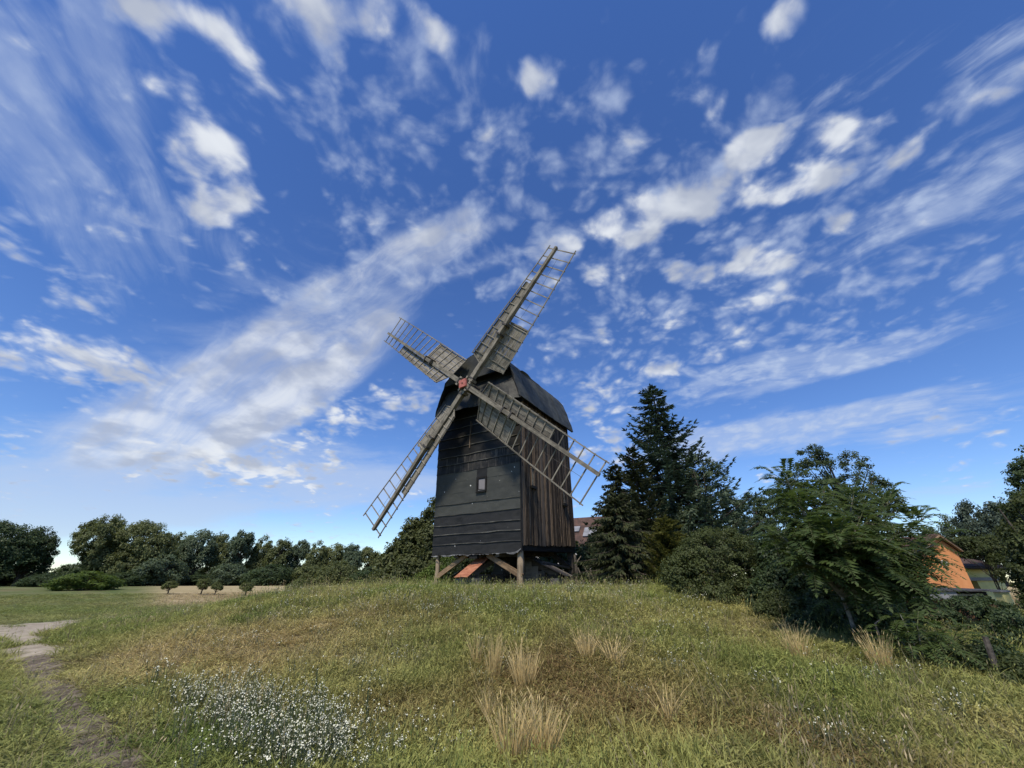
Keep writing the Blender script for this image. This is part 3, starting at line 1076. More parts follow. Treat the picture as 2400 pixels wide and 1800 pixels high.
    # the skirt, a wrinkled apron of felt, in two sheets either side of the shaft
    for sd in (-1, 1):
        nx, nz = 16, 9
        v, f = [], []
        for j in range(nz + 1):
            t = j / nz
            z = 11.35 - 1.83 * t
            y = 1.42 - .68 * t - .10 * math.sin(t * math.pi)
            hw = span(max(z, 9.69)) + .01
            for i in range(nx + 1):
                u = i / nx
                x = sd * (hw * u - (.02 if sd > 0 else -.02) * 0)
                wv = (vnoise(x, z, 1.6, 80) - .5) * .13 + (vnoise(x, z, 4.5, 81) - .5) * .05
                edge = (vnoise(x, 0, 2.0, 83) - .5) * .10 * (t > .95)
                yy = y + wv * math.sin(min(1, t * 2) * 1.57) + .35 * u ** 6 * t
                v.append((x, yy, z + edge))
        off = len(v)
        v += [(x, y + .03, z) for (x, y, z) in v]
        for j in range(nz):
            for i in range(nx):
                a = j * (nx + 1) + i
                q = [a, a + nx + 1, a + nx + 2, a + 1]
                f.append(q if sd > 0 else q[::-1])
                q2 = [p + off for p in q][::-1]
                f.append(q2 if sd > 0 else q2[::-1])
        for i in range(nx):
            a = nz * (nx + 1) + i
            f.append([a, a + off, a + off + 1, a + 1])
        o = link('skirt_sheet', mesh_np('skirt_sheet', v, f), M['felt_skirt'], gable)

    # ---- wind shaft and its red head
    sh = MB().tube([(0, .42, HUBZ), (0, 1.55, HUBZ)], [.29, .33], 12)
    shaft = sh.build('wind_shaft', M['iron'], root)
    MB().box(-.245, .245, -.13, .47, HUBZ - .245, HUBZ + .245).build('shaft_head', M['iron'], shaft, mtx=Matrix.Translation((0, 0, HUBZ)) @ Matrix.Rotation(R(-5), 4, 'Y') @ Matrix.Translation((0, 0, -HUBZ)))
    cap = MB().box(-.25, .25, -.26, -.132, -.25, .25).build('head_plate', M['red'], shaft, mtx=Matrix.Translation((0, 0, HUBZ)) @ Matrix.Rotation(R(-5), 4, 'Y'))
    MB().tube([(0, -.29, HUBZ), (0, -.255, HUBZ)], [.035, .05], 8).build('bolt', M['iron'], shaft)

    # ---- four sails
    LEN = 10.0
    WIDE, NARROW = 1.46, .68

    def nar(r):
        return .92 - .28 * min(1, max(0, (r - 2.2) / 7.0))

    def pitch(r):
        return R(24 * (1 - min(1, max(0, (r - 2.0) / 8.0))))

    def sp(r, w, off=0.0):
        """point of the twisted sail surface; w towards the trailing side, off towards the mill"""
        p = pitch(r)
        return Vector((r, w * math.cos(p) - off * math.sin(p), w * math.sin(p) + off * math.cos(p)))
    labels = ['upper right sail', 'lower right sail', 'lower left sail', 'upper left sail']
    r0, nb = 1.50, 15
    pit = (LEN - .12 - r0) / (nb - 1)
    radii = [r0 + pit * i for i in range(nb)]
    for k in range(4):
        q = R(39.6) + k * math.pi / 2
        ex = Vector((math.sin(q), 0, math.cos(q)))
        ey = Vector((math.cos(q), 0, -math.sin(q)))
        ez = Vector((0, 1, 0))
        off = .0 if k % 2 else .22
        mt = Matrix(((ex.x, ey.x, ez.x, 0), (ex.y, ey.y, ez.y, off), (ex.z, ey.z, ez.z, HUBZ), (0, 0, 0, 1)))
        b = MB()
        # inner stock then the lighter whip lapped over it
        b.beam((.1, 0, 0), (4.45, 0, .0), .30, .28, up=(0, 0, 1), w2=.25, h2=.22)
        b.beam((3.6, .0, -.19), (LEN, 0, -.09), .22, .15, up=(0, 0, 1), w2=.17, h2=.11)
        b.beam((4.4, .0, -.03), (LEN - .02, 0, .0), .19, .14, up=(0, 0, 1), w2=.15, h2=.08)
        sail = b.build('sail', M['sail_wood'], root, mtx=mt)
        sail['label'] = 'the ' + labels[k] + ' of grey boards and lattice'
        for (rb_, w_) in ((3.65, .40), (4.3, .38), (.55, .40)):
            MB().box(rb_ - .045, rb_ + .045, -w_ / 2, w_ / 2, -.29 if rb_ > 1 else -.17, .17).build('clamp', M['iron'], sail)
        for (rb_, s_) in ((.42, .24), (.42, -.24)):
            MB().box(rb_ - .06, rb_ + .1, s_ - .05, s_ + .05, -.22, .2).build('wedge', M['slat_wood'], sail)
        # bars of the lattice
        for i, r in enumerate(radii):
            a = sp(r, -nar(r) - .05, .045)
            c = sp(r, WIDE + .06, .045)
            if i == 0:
                a = sp(r + .42, -nar(r) - .03, .045)
                c = sp(r + .30, WIDE + .06, .045)
            md = sp(r, 0, .045)
            for (p0, p1) in ((a, md), (md, c)):
                if k == 3 and i in (4,) and p0 == a:
                    continue
                d = p1 - p0
                L = d.length
                bb = MB().box(-.028, .028, 0, L, -.022, .022)
                o = bb.build('bar', M['slat_wood'], sail)
                yx = d.normalized()
                xx = Vector((1, 0, 0)) - yx * yx.x
                xx.normalize()
                zx = xx.cross(yx)
                o.matrix_local = Matrix(((xx.x, yx.x, zx.x, p0.x), (xx.y, yx.y, zx.y, p0.y), (xx.z, yx.z, zx.z, p0.z), (0, 0, 0, 1)))
        # edge rails
        for (w_, ra) in ((WIDE, radii[0] + .22), (-NARROW, radii[0] + .34)):
            pts = [ra + (LEN + .06 - ra) * j / 10 for j in range(11)]
            v, f = [], []
            for r in pts:
                for (dw, do) in ((-.03, .0), (.03, 0), (.03, .042), (-.03, .042)):
                    v.append(tuple(sp(r, (w_ if w_ > 0 else -nar(r)) + dw, do - .022 + .0)))
            for j in range(10):
                for p in range(4):
                    f.append([j * 4 + p, j * 4 + (p + 1) % 4, j * 4 + 4 + (p + 1) % 4, j * 4 + 4 + p])
            f += [[3, 2, 1, 0], [40, 41, 42, 43]]
            link('edge_rail', mesh_np('edge_rail', v, f), M['sail_wood'], sail)
        # boards lie along the arm, behind the bars
        def boards(w0, w1, n, ra, rb_, slant, miss=()):
            for i in range(n):
                if i in miss:
                    continue
                wa = w0 + (w1 - w0) * i / n
                wb = w0 + (w1 - w0) * (i + 1) / n - .014 * (1 if w1 > w0 else -1)
                t = abs((wa + wb) / 2 / (w1 if abs(w1) > abs(w0) else w0))
                rs = ra + slant * t + rnd.uniform(-.02, .02)
                re = rb_ + rnd.uniform(-.06, .06)
                ns_ = 6
                v, f = [], []
                warp = rnd.uniform(-.012, .012)
                for j in range(ns_ + 1):
                    r = rs + (re - rs) * j / ns_
                    o_ = .072 + warp * math.sin(j * 1.1 + i)
                    kn = 1.0 if w1 > 0 else nar(r) / NARROW
                    v += [tuple(sp(r, wa * kn, o_)), tuple(sp(r, wb * kn, o_)), tuple(sp(r, wb * kn, o_ + .02)), tuple(sp(r, wa * kn, o_ + .02))]
                for j in range(ns_):
                    for p in range(4):
                        f.append([j * 4 + p, j * 4 + (p + 1) % 4, j * 4 + 4 + (p + 1) % 4, j * 4 + 4 + p])
                f += [[3, 2, 1, 0], [ns_ * 4, ns_ * 4 + 1, ns_ * 4 + 2, ns_ * 4 + 3]]
                link('board', mesh_np('board', v, f), M['sail_wood'], sail)
        boards(.10, WIDE - .02, 5, radii[0] + .02, radii[5] + (.16 if k != 2 else .3), .30)
        boards(-.10, -NARROW + .02, 3, radii[0] + .05, [7.35, 6.9, 7.3, 7.55][k], .40)
        # cover slats over the board ends
        e1 = radii[5] + .14
        for (rr_, wa, wb) in ((e1, .1, WIDE), ):
            p0, p1 = sp(rr_, wa, .03), sp(rr_, wb, .03)
            MB().beam(p0, p1, .09, .03, up=(0, 0, 1)).build('end_slat', M['slat_wood'], sail)
        # sail wire
        w_ = MB().tube([sp(radii[6], .55, -.0), sp(7.2, .60, .05), sp(LEN - .7, .52, .0)], [.008] * 3, 4)
        w_.build('wire', M['iron'], sail)

    # ---- trestle below: posts, braces, cross beams, struts with rusty covers
    def gl(x, y):
        """local ground height under a point of the mill frame"""
        p = root_m @ Vector((x, y, 0))
        return gzf(p.x, p.y) - MILL_Z
    root_m = Matrix.Translation((-2.78, 20.74, MILL_Z)) @ Matrix.Rotation(-YAW, 4, 'Z')
    for (x, y, w_, zt, mat) in ((-2.62, 1.75, .19, 1.66, 'post_wood'), (2.66, 1.75, .27, 1.70, 'post_wood'), (2.62, 7.75, .32, 2.3, 'old_beam'), (-2.75, 7.75, .28, 2.2, 'old_beam')):
        b = MB()
        z0 = gl(x, y) - .12
        if mat == 'post_wood':
            n = 6
            pts = [(x + .02 * math.sin(i * 1.3 + x), y, z0 + (zt - z0) * i / n) for i in range(n + 1)]
            for p0, p1 in zip(pts[:-1], pts[1:]):
                pass
            b.tube(pts, [w_ * (.60 + .03 * math.sin(i * 2.1)) for i in range(n + 1)], 8)
        else:
            b.beam((x, y, z0), (x, y, zt), w_, w_, up=(0, 1, 0))
        p = b.build('corner_post', M[mat], root)
    MB().box(2.35, 2.95, 1.45, 2.05, gl(2.66, 1.75) - .1, gl(2.66, 1.75) + .07).build('foot_slab', M['slab'], root)
    def brace(a, b, w_, h_, mat='brace_wood'):
        a, b = Vector(a), Vector(b)
        d = b - a
        L = d.length
        xx = d.normalized()
        s = Vector((0, 1, 0)) - xx * xx.y
        s.normalize()
        u = xx.cross(s)
        o = MB().box(0, L, -w_ / 2, w_ / 2, -h_ / 2, h_ / 2).build('brace', M[mat], root)
        o.matrix_local = Matrix(((xx.x, s.x, u.x, a.x), (xx.y, s.y, u.y, a.y), (xx.z, s.z, u.z, a.z), (0, 0, 0, 1)))
        return o
    brace((2.78, 1.72, .50), (.62, 1.9, 1.52), .14, .25)
    brace((-2.70, 1.72, .42), (-.75, 1.9, 1.55), .12, .22)
    brace((2.62, 7.6, 1.0), (2.0, 5.6, 2.0), .16, .24, 'old_beam')
    brace((2.6, 4.2, 1.2), (2.6, 7.6, 1.0), .1, .14, 'old_beam')
    # main post and floor beams
    cx, cy = 0.0, 4.75
    MB().beam((cx, cy, -.1), (cx, cy, 2.4), .8, .8, up=(0, 1, 0)).build('main_post', M['old_beam'], root)
    for x in (-1.3, 0.0, 1.35):
        MB().beam((x, YF + .12, 1.52), (x, YB - .1, 1.80), .26, .26).build('floor_beam', M['old_beam'], root)
    MB().beam((-2.7, 1.78, 1.74), (2.7, 1.78, 1.74), .2, .24).build('sill_beam', M['old_beam'], root)
    MB().box(-.35, .15, 1.60, 1.78, 1.34, 1.55).build('felt_flap', M['felt_black'], root)
    # cross beams on piers, quarter bars with sheets
    local = lambda wx, wy: Vector((math.cos(YAW) * wx - math.sin(YAW) * wy, math.sin(YAW) * wx + math.cos(YAW) * wy, 0))
    dirs = [local(-.55, -.83), local(.80, -.60), local(.55, .83), local(-.80, .60)]
    for i, dv in enumerate(dirs):
        dv = dv.normalized()
        foot = Vector((cx, cy, .50)) + dv * 3.35
        top = Vector((cx, cy, 1.75)) + dv * .5
        side_ = Vector((-dv.y, dv.x, 0))
        z0 = gl(foot.x, foot.y) - .1
        pier = MB()
        rs = random.Random(i)
        for lv in range(3):
            zz0 = z0 + lv * .19
            for s_ in (-1, 0, 1):
                c_ = foot + side_ * (s_ * .31 + rs.uniform(-.03, .03))
                pier.beam((c_.x - side_.x * .14, c_.y - side_.y * .14, zz0 + .09), (c_.x + side_.x * .14, c_.y + side_.y * .14, zz0 + .09), .55 + rs.uniform(-.06, .06), .175)
        pier.build('stone_pier', M['stone'], root)
        MB().beam(foot + Vector((0, 0, -.02)) + dv * .25, Vector((cx, cy, .53)), .28, .26).build('cross_beam', M['old_beam'], root)
        MB().beam(foot + dv * .1, top, .26, .26).build('quarter_bar', M['old_beam'], root)
        # sloping cover over the strut
        up = (top - foot).cross(side_).normalized()
        if up.z < 0:
            up = -up
        if i == 0:
            a0, a1 = Vector((cx, cy, .46)) + dv * 4.10, Vector((cx, cy, 1.50)) + dv * 2.15
            for s0, s1, kz in ((-.42, .02, .0), (.01, .43, .012)):
                b = MB()
                v = []
                for (pp, su) in ((a0, s0), (a0, s1), (a1, s1), (a1, s0)):
                    v.append(pp + side_ * su + up * (kz + .03 * (1 - abs(su) * 2)))
                v += [p_ - up * .02 for p_ in v]
                b.poly(v, [[0, 1, 2, 3], [7, 6, 5, 4], [0, 4, 5, 1], [1, 5, 6, 2], [2, 6, 7, 3], [3, 7, 4, 0]])
                b.build('rusty_sheet', M['rust'], root)
        else:
            for s_ in range(5):
                so_ = (s_ - 2) * .21
                jit = rs.uniform(-.12, .12)
                a0, a1 = foot + dv * (.62 + jit) + up * .2 + side_ * so_ + Vector((0, 0, -.18)), top + up * .2 + side_ * so_
                MB().beam(a0 + up * rs.uniform(0, .03), a1 + up * rs.uniform(0, .03), .19, .028, up=tuple(up)).build('cover_plank', M['old_plank'], root)
    # boarded side under the right strut and a hanging pale board
    d1 = dirs[1].normalized()
    for i in range(4):
        a = Vector((cx, cy, 0)) + d1 * (1.25 + .42 * i)
        zt = 1.50 - .24 * i
        s_ = Vector((-d1.y, d1.x, 0)) * -.30
        MB().beam((a.x + s_.x, a.y + s_.y, gl(a.x, a.y)), (a.x + s_.x, a.y + s_.y, zt), .40, .03, up=tuple(Vector((-d1.y, d1.x, 0)))).build('side_board', M['old_plank'], root)
    MB().poly([(.15, 2.9, .62), (.85, 2.9, .62), (.95, 3.05, 1.3), (.55, 3.05, 1.34), (.15, 2.94, .62), (.85, 2.94, .62), (.95, 3.09, 1.3), (.55, 3.09, 1.34)],
              [[0, 1, 2, 3], [7, 6, 5, 4], [0, 4, 5, 1], [1, 5, 6, 2], [2, 6, 7, 3], [3, 7, 4, 0]]).build('hanging_board', M['felt_grey'], root)
    return root


mill = build_mill()

# ------------------------------------------------------------------ buildings
def px_at(px, py, depth):
    return at(px, py, depth)


def build_orange_house():
    Y = 25.0
    apex = at(2192, 1256, Y)
    er = at(2241, 1289, Y)
    xr_ = er.x
    xa = apex.x
    hw = xr_ - xa
    xl_ = xa - hw * 1.0 - 1.2
    z0 = gzf(xa, Y) - .3
    root = empty('orange_house', (xa, Y, z0))
    tag(root, 'orange rendered house gable behind the ailanthus tree', 'house')
    ze, zr = er.z - z0, apex.z - z0
    L = 9.0
    a, b = xl_ - xa, xr_ - xa
    ze_l = zr - (zr - ze) * (-a) / hw * .62
    w = MB()
    w.poly([(a, 0, 0), (b, 0, 0), (b, 0, ze), (0, 0, zr), (a, 0, ze_l), (a, L, 0), (b, L, 0), (b, L, ze), (0, L, zr), (a, L, ze_l)],
           [[0, 1, 2, 3, 4], [9, 8, 7, 6, 5], [1, 6, 7, 2], [0, 4, 9, 5], [0, 5, 6, 1]])
    w.build('wall', M['orange'], root)
    for (p, q) in (((0, zr), (b, ze)), ((0, zr), (a, ze_l))):
        d = Vector((q[0] - p[0], 0, q[1] - p[1]))
        q2 = (q[0] + d.x * .10, q[1] + d.z * .10)
        n = Vector((-d.z, 0, d.x)).normalized()
        if n.z < 0:
            n = -n
        v = []
        for y in (-.18, L + .15):
            for (x, z) in (p, q2):
                v += [(x + n.x * .02, y, z + n.z * .02), (x + n.x * .14, y, z + n.z * .14)]
        MB().poly(v, [[0, 1, 3, 2], [6, 7, 5, 4], [1, 5, 7, 3], [0, 2, 6, 4], [0, 4, 5, 1], [2, 3, 7, 6]]).build('roof_slope', M['tiles'], root)
        v2 = MB().beam((p[0], -.21, p[1] - .02), (q2[0], -.21, q2[1] - .02), .05, .16, up=(0, 1, 0))
        v2.build('barge_board', M['brace_wood'], root)
    # small round wall lamp
    lp = at(2211, 1320, Y)
    MB().tube([(lp.x - xa, -.02, lp.z - z0), (lp.x - xa, -.16, lp.z - z0)], [.16, .12], 12).build('wall_lamp', M['white'], root)
    return root


def build_annex():
    Y = 26.5
    p0, p1 = at(2215, 1385, Y), at(2345, 1335, Y)
    top = at(2300, 1332, Y).z
    rid = at(2290, 1313, Y).z
    x0, x1 = at(2215, 1340, Y).x, at(2342, 1340, Y).x
    z0 = gzf(x0, Y) - .3
    root = empty('yellow_annex', (x0, Y, z0))
    tag(root, 'yellow single storey annex with brown tiled roof edge beside the orange house', 'building')
    W = x1 - x0
    h = top - z0
    hb = at(2280, 1354, Y).z - z0
    MB().box(0, W, 0, 4, hb, h).box(W - 1.6, W, 0.02, 4, 0, hb - .001).build('wall', M['yellow'], root)
    MB().box(-.1, W, -.12, -.001, hb - .16, hb + .02).build('lintel', M['grey_metal'], root)
    MB().box(0, W - 1.62, .9, 1.0, 0, hb).build('opening_shade', M['black'], root)  # black panel stands in for the shade inside the opening
    v = [(-.2, -.45, h - .02), (W + .2, -.45, h - .02), (W + .2, 3.6, h + 1.05), (-.2, 3.6, h + 1.05)]
    v += [(x, y, z + .12) for (x, y, z) in v]
    MB().poly(v, [[3, 2, 1, 0], [4, 5, 6, 7], [0, 1, 5, 4], [1, 2, 6, 5], [2, 3, 7, 6], [3, 0, 4, 7]]).build('roof', M['tiles'], root)
    MB().tube([(-.2, -.52, h + .0), (W + .25, -.52, h - .02)], [.075, .075], 8).build('gutter', M['iron'], root)


def build_shed():
    Y = 19.0
    x0, x1 = at(2100, 1400, Y).x, at(2338, 1400, Y).x
    zt = at(2230, 1384, Y).z
    zb = at(2230, 1404, Y).z
    z0 = gzf((x0 + x1) / 2, Y) - .4
    root = empty('brick_shed', (x0, Y, z0))
    tag(root, 'low brick shed with dark flat roof edge in front of the orange house', 'shed')
    W = x1 - x0
    MB().box(.1, W - .15, 0, 2.6, 0, zb - z0).build('brick_wall', M['bricks'], root)
    h0, h1 = zb - z0, zt - z0
    MB().box(-.1, W * .55, -.28, 2.7, h0 + .003, h1 - .05).build('roof_fascia', M['grey_metal'], root)
    MB().box(W * .55 + .01, W, .35, 2.7, h0 + .003, h1 - .05).build('recess_shade', M['black'], root)  # set-back black block paints in the shade under the roof edge
    MB().box(W * .57, W * .88, .05, .30, h0 + .12, h0 + .19).build('roof_batten', M['slab'], root)
    MB().poly([(-.2, -.34, h1 - .05), (W + .1, -.34, h1 - .02), (W + .1, 2.8, h1 + .06), (-.2, 2.8, h1 + .04),
               (-.2, -.34, h1 - .01), (W + .1, -.34, h1 + .03), (W + .1, 2.8, h1 + .11), (-.2, 2.8, h1 + .09)],
              [[3, 2, 1, 0], [4, 5, 6, 7], [0, 1, 5, 4], [1, 2, 6, 5], [2, 3, 7, 6], [3, 0, 4, 7]]).build('roof_sheet', M['dark_roof'], root)
    px = at(2176, 1430, Y).x - x0
    MB().beam((px, -.06, 0), (px, -.06, h0), .11, .11, up=(0, 1, 0)).build('pipe', M['brace_wood'], root)


def build_pillar():
    Y = 17.0
    p = at(2366, 1430, Y)
    z0 = gzf(p.x, Y) - .3
    root = empty('yellow_pillar', (p.x, Y, z0))
    tag(root, 'pale yellow gate pillar right of the brick shed', 'pillar')
    h = at(2350, 1388, Y).z - z0
    b = MB().box(-.14, .14, -.14, .14, 0, h)
    b.build('shaft', M['yellow'], root)
    MB().box(-.19, .19, -.19, .19, h + .002, h + .07).build('cap', M['grey_metal'], root)
    MB().box(-.17, .17, -.17, .17, h * .52, h * .52 + .05).build('band', M['iron'], root)


def build_far_house():
    Y = 52.0
    L0, R0 = at(1240, 1195, Y), at(1430, 1240, Y)
    zr = at(1345, 1226, Y).z
    ze = at(1352, 1272, Y).z
    z0 = gzf(L0.x, Y) - .4
    xc = (L0.x + R0.x) / 2
    W = (R0.x - L0.x)
    rz = R(-25)
    root = empty('tiled_farmhouse', (L0.x, Y, z0), rz)
    tag(root, 'farmhouse with red tiled roof and skylights half hidden behind the windmill', 'house')
    W = W / math.cos(rz) * 1.25
    he, hr = ze - z0 - .6, zr - z0 + .7
    D = 8.0
    MB().box(0, W, 0, D, 0, he).poly([(0, 0, he + .001), (0, D, he + .001), (0, D / 2, hr - .2), (.2, 0, he + .001), (.2, D, he + .001), (.2, D / 2, hr - .2)],
        [[0, 1, 2], [5, 4, 3], [0, 2, 5, 3], [1, 4, 5, 2]]).poly([(W, 0, he + .001), (W, D, he + .001), (W, D / 2, hr - .2), (W - .2, 0, he + .001), (W - .2, D, he + .001), (W - .2, D / 2, hr - .2)],
        [[2, 1, 0], [3, 4, 5], [3, 5, 2, 0], [2, 5, 4, 1]]).build('wall', M['white'], root)
    for sgn in (0, 1):
        ye = -.4 if sgn == 0 else D + .4
        v = [(-.3, ye, he - .15), (W + .3, ye, he - .15), (W + .3, D / 2, hr), (-.3, D / 2, hr)]
        v += [(x, y, z + .14) for (x, y, z) in v]
        f = [[3, 2, 1, 0], [4, 5, 6, 7], [0, 1, 5, 4], [1, 2, 6, 5], [2, 3, 7, 6], [3, 0, 4, 7]]
        me = mesh_np('roof_slope', v, f if sgn == 0 else [q[::-1] for q in f])
        rs = link('roof_slope', me, M['tiles'], root)
        if sgn == 0:
            sl_ = Vector((0, D / 2 + .4, hr - he + .15)).normalized()
            nn = Vector((0, -sl_.z, sl_.y))
            for (x, t, w_, h_, mt) in ((W * .47, .30, 1.8, 1.7, 'grey_metal'), (W * .60, .42, .9, 1.0, 'white'), (W * .70, .40, 1.0, 1.1, 'grey_metal'), (W * .84, .62, 1.4, 1.6, 'grey_metal'), (W * .36, .5, .9, 1.0, 'grey_metal')):
                p = Vector((x, -.4, he + .02)) + sl_ * (t * 5.2) + nn * .05
                q = [p, p + Vector((w_, 0, 0)), p + Vector((w_, 0, 0)) + sl_ * h_, p + sl_ * h_]
                q += [a + nn * .12 for a in q]
                MB().poly(q, [[3, 2, 1, 0], [4, 5, 6, 7], [0, 1, 5, 4], [1, 2, 6, 5], [2, 3, 7, 6], [3, 0, 4, 7]]).build('skylight', M[mt], rs)
    for x in (W * .3, W * .55, W * .8):
        MB().box(x, x + 1.1, -.03, .03, 1.0, 2.3).build('window', M['glass'], root)


build_orange_house()
build_annex()
build_shed()
build_pillar()
build_far_house()

# ------------------------------------------------------------------ trees and shrubs
def rand_dirs(n, r):
    v = r.normal(size=(n, 3))
    return v / np.linalg.norm(v, axis=1, keepdims=True)


def leaf_quads(P, N, T, L, W, tone, fold=.18):
    """pointed leaf faces: base, side, tip, side; P base centre, T along the leaf, N leaf normal"""
    S = np.cross(N, T)
    S /= np.linalg.norm(S, axis=1, keepdims=True) + 1e-9
    L = L[:, None]
    W = W[:, None]
    a = P
    b = P + T * L * .45 + S * W * .5 + N * W * fold
    c = P + T * L
    d = P + T * L * .45 - S * W * .5 + N * W * fold
    V = np.stack([a, b, c, d], 1).reshape(-1, 3)
    F = np.arange(len(P) * 4).reshape(-1, 4)
    return V, F, np.repeat(tone, 4)


def crown_mesh(name, lobes, clumps, crad, per, leaf, seed, flat=.75, up=.5, hollow=.55, aspect=.55, low=-.55):
    """foliage clumps spread over a set of lobes; returns mesh and the clump centres"""
    r = np.random.default_rng(seed)
    lob = np.array(lobes, float)
    wgt = lob[:, 3] * lob[:, 4] + lob[:, 5] * lob[:, 3]
    wgt /= wgt.sum()
    C, O = [], []
    while len(C) < clumps:
        l = lob[r.choice(len(lob), p=wgt)]
        d = rand_dirs(1, r)[0]
        if d[2] < low:
            continue
        rad = hollow + (1 - hollow) * r.random() ** .6
        p = l[:3] + d * l[3:6] * rad
        inside = False
        for m in lob:
            if m is l:
                continue
            q = (p - m[:3]) / m[3:6]
            if (q ** 2).sum() < .35:
                inside = True
        if inside and r.random() < .8:
            continue
        C.append(p)
        O.append(d)
    C, O = np.array(C), np.array(O)
    cs = crad * r.uniform(.6, 1.35, len(C))
    n = len(C) * per
    idx = np.repeat(np.arange(len(C)), per)
    d = rand_dirs(n, r)
    rad = cs[idx] * r.random(n) ** .45
    P = C[idx] + d * rad[:, None] * np.array([1, 1, flat])
    N = O[idx] * .5 + d * .35 + np.array([0, 0, up]) + r.normal(size=(n, 3)) * .45
    N /= np.linalg.norm(N, axis=1, keepdims=True)
    T = np.cross(N, rand_dirs(n, r))
    T[:, 2] -= .25
    T /= np.linalg.norm(T, axis=1, keepdims=True) + 1e-9
    Ls = leaf * r.uniform(.65, 1.3, n)
    ctone = r.normal(.5, .16, len(C))
    tone = np.clip(ctone[idx] + r.normal(0, .14, n), 0, 1)
    V, F, tn = leaf_quads(P, N, T, Ls, Ls * aspect, tone)
    return mesh_np(name, V, F, {'tone': ('FLOAT', tn)}), C


def trunk_mb(H, r0, C, seed, split=.25, nl=26, lean=(0, 0), multi=1):
    """tapered trunk and limbs that reach into the crown"""
    r = random.Random(seed)
    b = MB()
    tops = []
    for m in range(multi):
        ox = r.uniform(-.3, .3) * (multi > 1)
        top = Vector((lean[0] + r.uniform(-.1, .1) * H * (multi > 1), lean[1] + r.uniform(-.1, .1) * H * (multi > 1), H * .86))
        pts, rad = [], []
        for i in range(8):
            t = i / 7
            p = Vector((ox, 0, -.15)).lerp(top, t)
            p.x += math.sin(t * 4 + m) * .02 * H
            p.y += math.cos(t * 3 + m * 2) * .015 * H
            pts.append(p)
            rad.append(r0 / math.sqrt(multi) * (1.15 - .95 * t) * (1.25 if i == 0 else 1))
        b.tube(pts, rad, 8)
        tops.append((pts, rad))
    idx = list(range(len(C)))
    r.shuffle(idx)
    for i in idx[:nl]:
        c = Vector(C[i])
        pts, rad = tops[i % multi]
        t = min(.92, max(split, (c.z / H) * .72))
        k = int(t * 7)
        s = pts[k].lerp(pts[min(7, k + 1)], t * 7 - k)
        mid = s.lerp(c, .5) + Vector((r.uniform(-.05, .05), r.uniform(-.05, .05), r.uniform(-.02, .06))) * H * .5
        ra = max(.012, rad[k] * .45)
        b.tube([s, s.lerp(mid, .6), mid, mid.lerp(c, .6), c], [ra, ra * .8, ra * .6, ra * .4, ra * .15], 5, cap=False)
    return b


TREES = {}


def place_tree(name, label, cat, protos, base, scale, rz, group=None, leafmat=None):
    """protos: dict part -> (mesh, material); one tree = an Empty with trunk and crown"""
    root = empty(name, base, rz)
    root.scale = scale
    tag(root, label, cat, group)
    for part, (me, mat) in protos.items():
        m = leafmat if (leafmat and part in ('crown', 'foliage')) else mat
        o = bpy.data.objects.new(part, me)
        COL.objects.link(o)
        o.parent = root
        if not me.materials:
            me.materials.append(mat)
        if m is not mat:
            o.material_slots[0].link = 'OBJECT'
            o.material_slots[0].material = m
    return root


def base_at(px, depth):
    """ground point below a photo column at forward distance depth"""
    d = ray(px, 1366)
    x = d.x * depth / d.y
    return Vector((x, depth, gzf(x, depth)))


def height_to(px, py, depth, z0):
    return at(px, py, depth).z - z0


def proto_round(seed, lobes, clumps=150, crad=.11, per=70, leaf=.05, r0=.03, matl='leaf_far', bark='trunk', nl=30, split=.2, multi=1, **kw):
    """unit-height broadleaf tree"""
    me, C = crown_mesh('crown', lobes, clumps, crad, per, leaf, seed, **kw)
    tb = trunk_mb(1.0, r0, C, seed, split, nl, multi=multi)
    return {'trunk': (tb.mesh('trunk'), M[bark]), 'crown': (me, M[matl])}


# unit prototypes for the far row of trees
P_FAR = [
    proto_round(101, [(0, 0, .62, .36, .36, .36), (.18, .05, .45, .25, .25, .25), (-.2, -.1, .42, .25, .25, .25)], 150, .085, 85, .042, .028),
    proto_round(102, [(0, 0, .66, .26, .26, .32), (.12, .1, .4, .2, .2, .22), (-.14, 0, .38, .2, .2, .25)], 130, .075, 80, .042, .022),
    proto_round(103, [(.05, 0, .72, .24, .24, .26), (-.14, .08, .52, .24, .22, .26), (.14, -.1, .36, .2, .2, .22)], 130, .08, 80, .042, .024),
    proto_round(104, [(-.08, 0, .7, .25, .25, .28), (.17, 0, .58, .2, .2, .24), (0, .1, .3, .24, .24, .22)], 140, .075, 80, .042, .024),
]
P_BIG = [
    proto_round(111, [(0, 0, .68, .42, .40, .31), (.34, 0, .56, .28, .3, .26), (-.36, .05, .5, .26, .3, .24), (.1, .2, .35, .35, .3, .2)], 260, .085, 95, .036, .045),
    proto_round(112, [(0, 0, .64, .5, .45, .34), (-.3, 0, .55, .35, .3, .3), (.3, .1, .5, .35, .35, .33), (0, -.15, .28, .45, .35, .24)], 300, .09, 95, .036, .045),
]
P_BUSH = [
    proto_round(121, [(0, 0, .45, .62, .55, .5), (.45, 0, .32, .4, .4, .34), (-.45, .1, .34, .42, .4, .36)], 200, .13, 60, .06, .03, multi=4, nl=40, split=.05, low=-.9),
    proto_round(122, [(0, 0, .48, .5, .5, .5), (.3, .1, .35, .4, .4, .35)], 170, .13, 60, .06, .03, multi=4, nl=40, split=.05, low=-.9),
]
P_ORCH = [
    proto_round(131, [(.04, 0, .64, .42, .42, .36), (-.22, 0, .52, .25, .25, .24)], 60, .12, 60, .07, .045, nl=24, split=.35, bark='trunk'),
    proto_round(132, [(-.05, 0, .64, .36, .36, .36), (.2, .1, .5, .22, .22, .24)], 54, .11, 60, .07, .045, nl=22, split=.35, bark='trunk'),
]


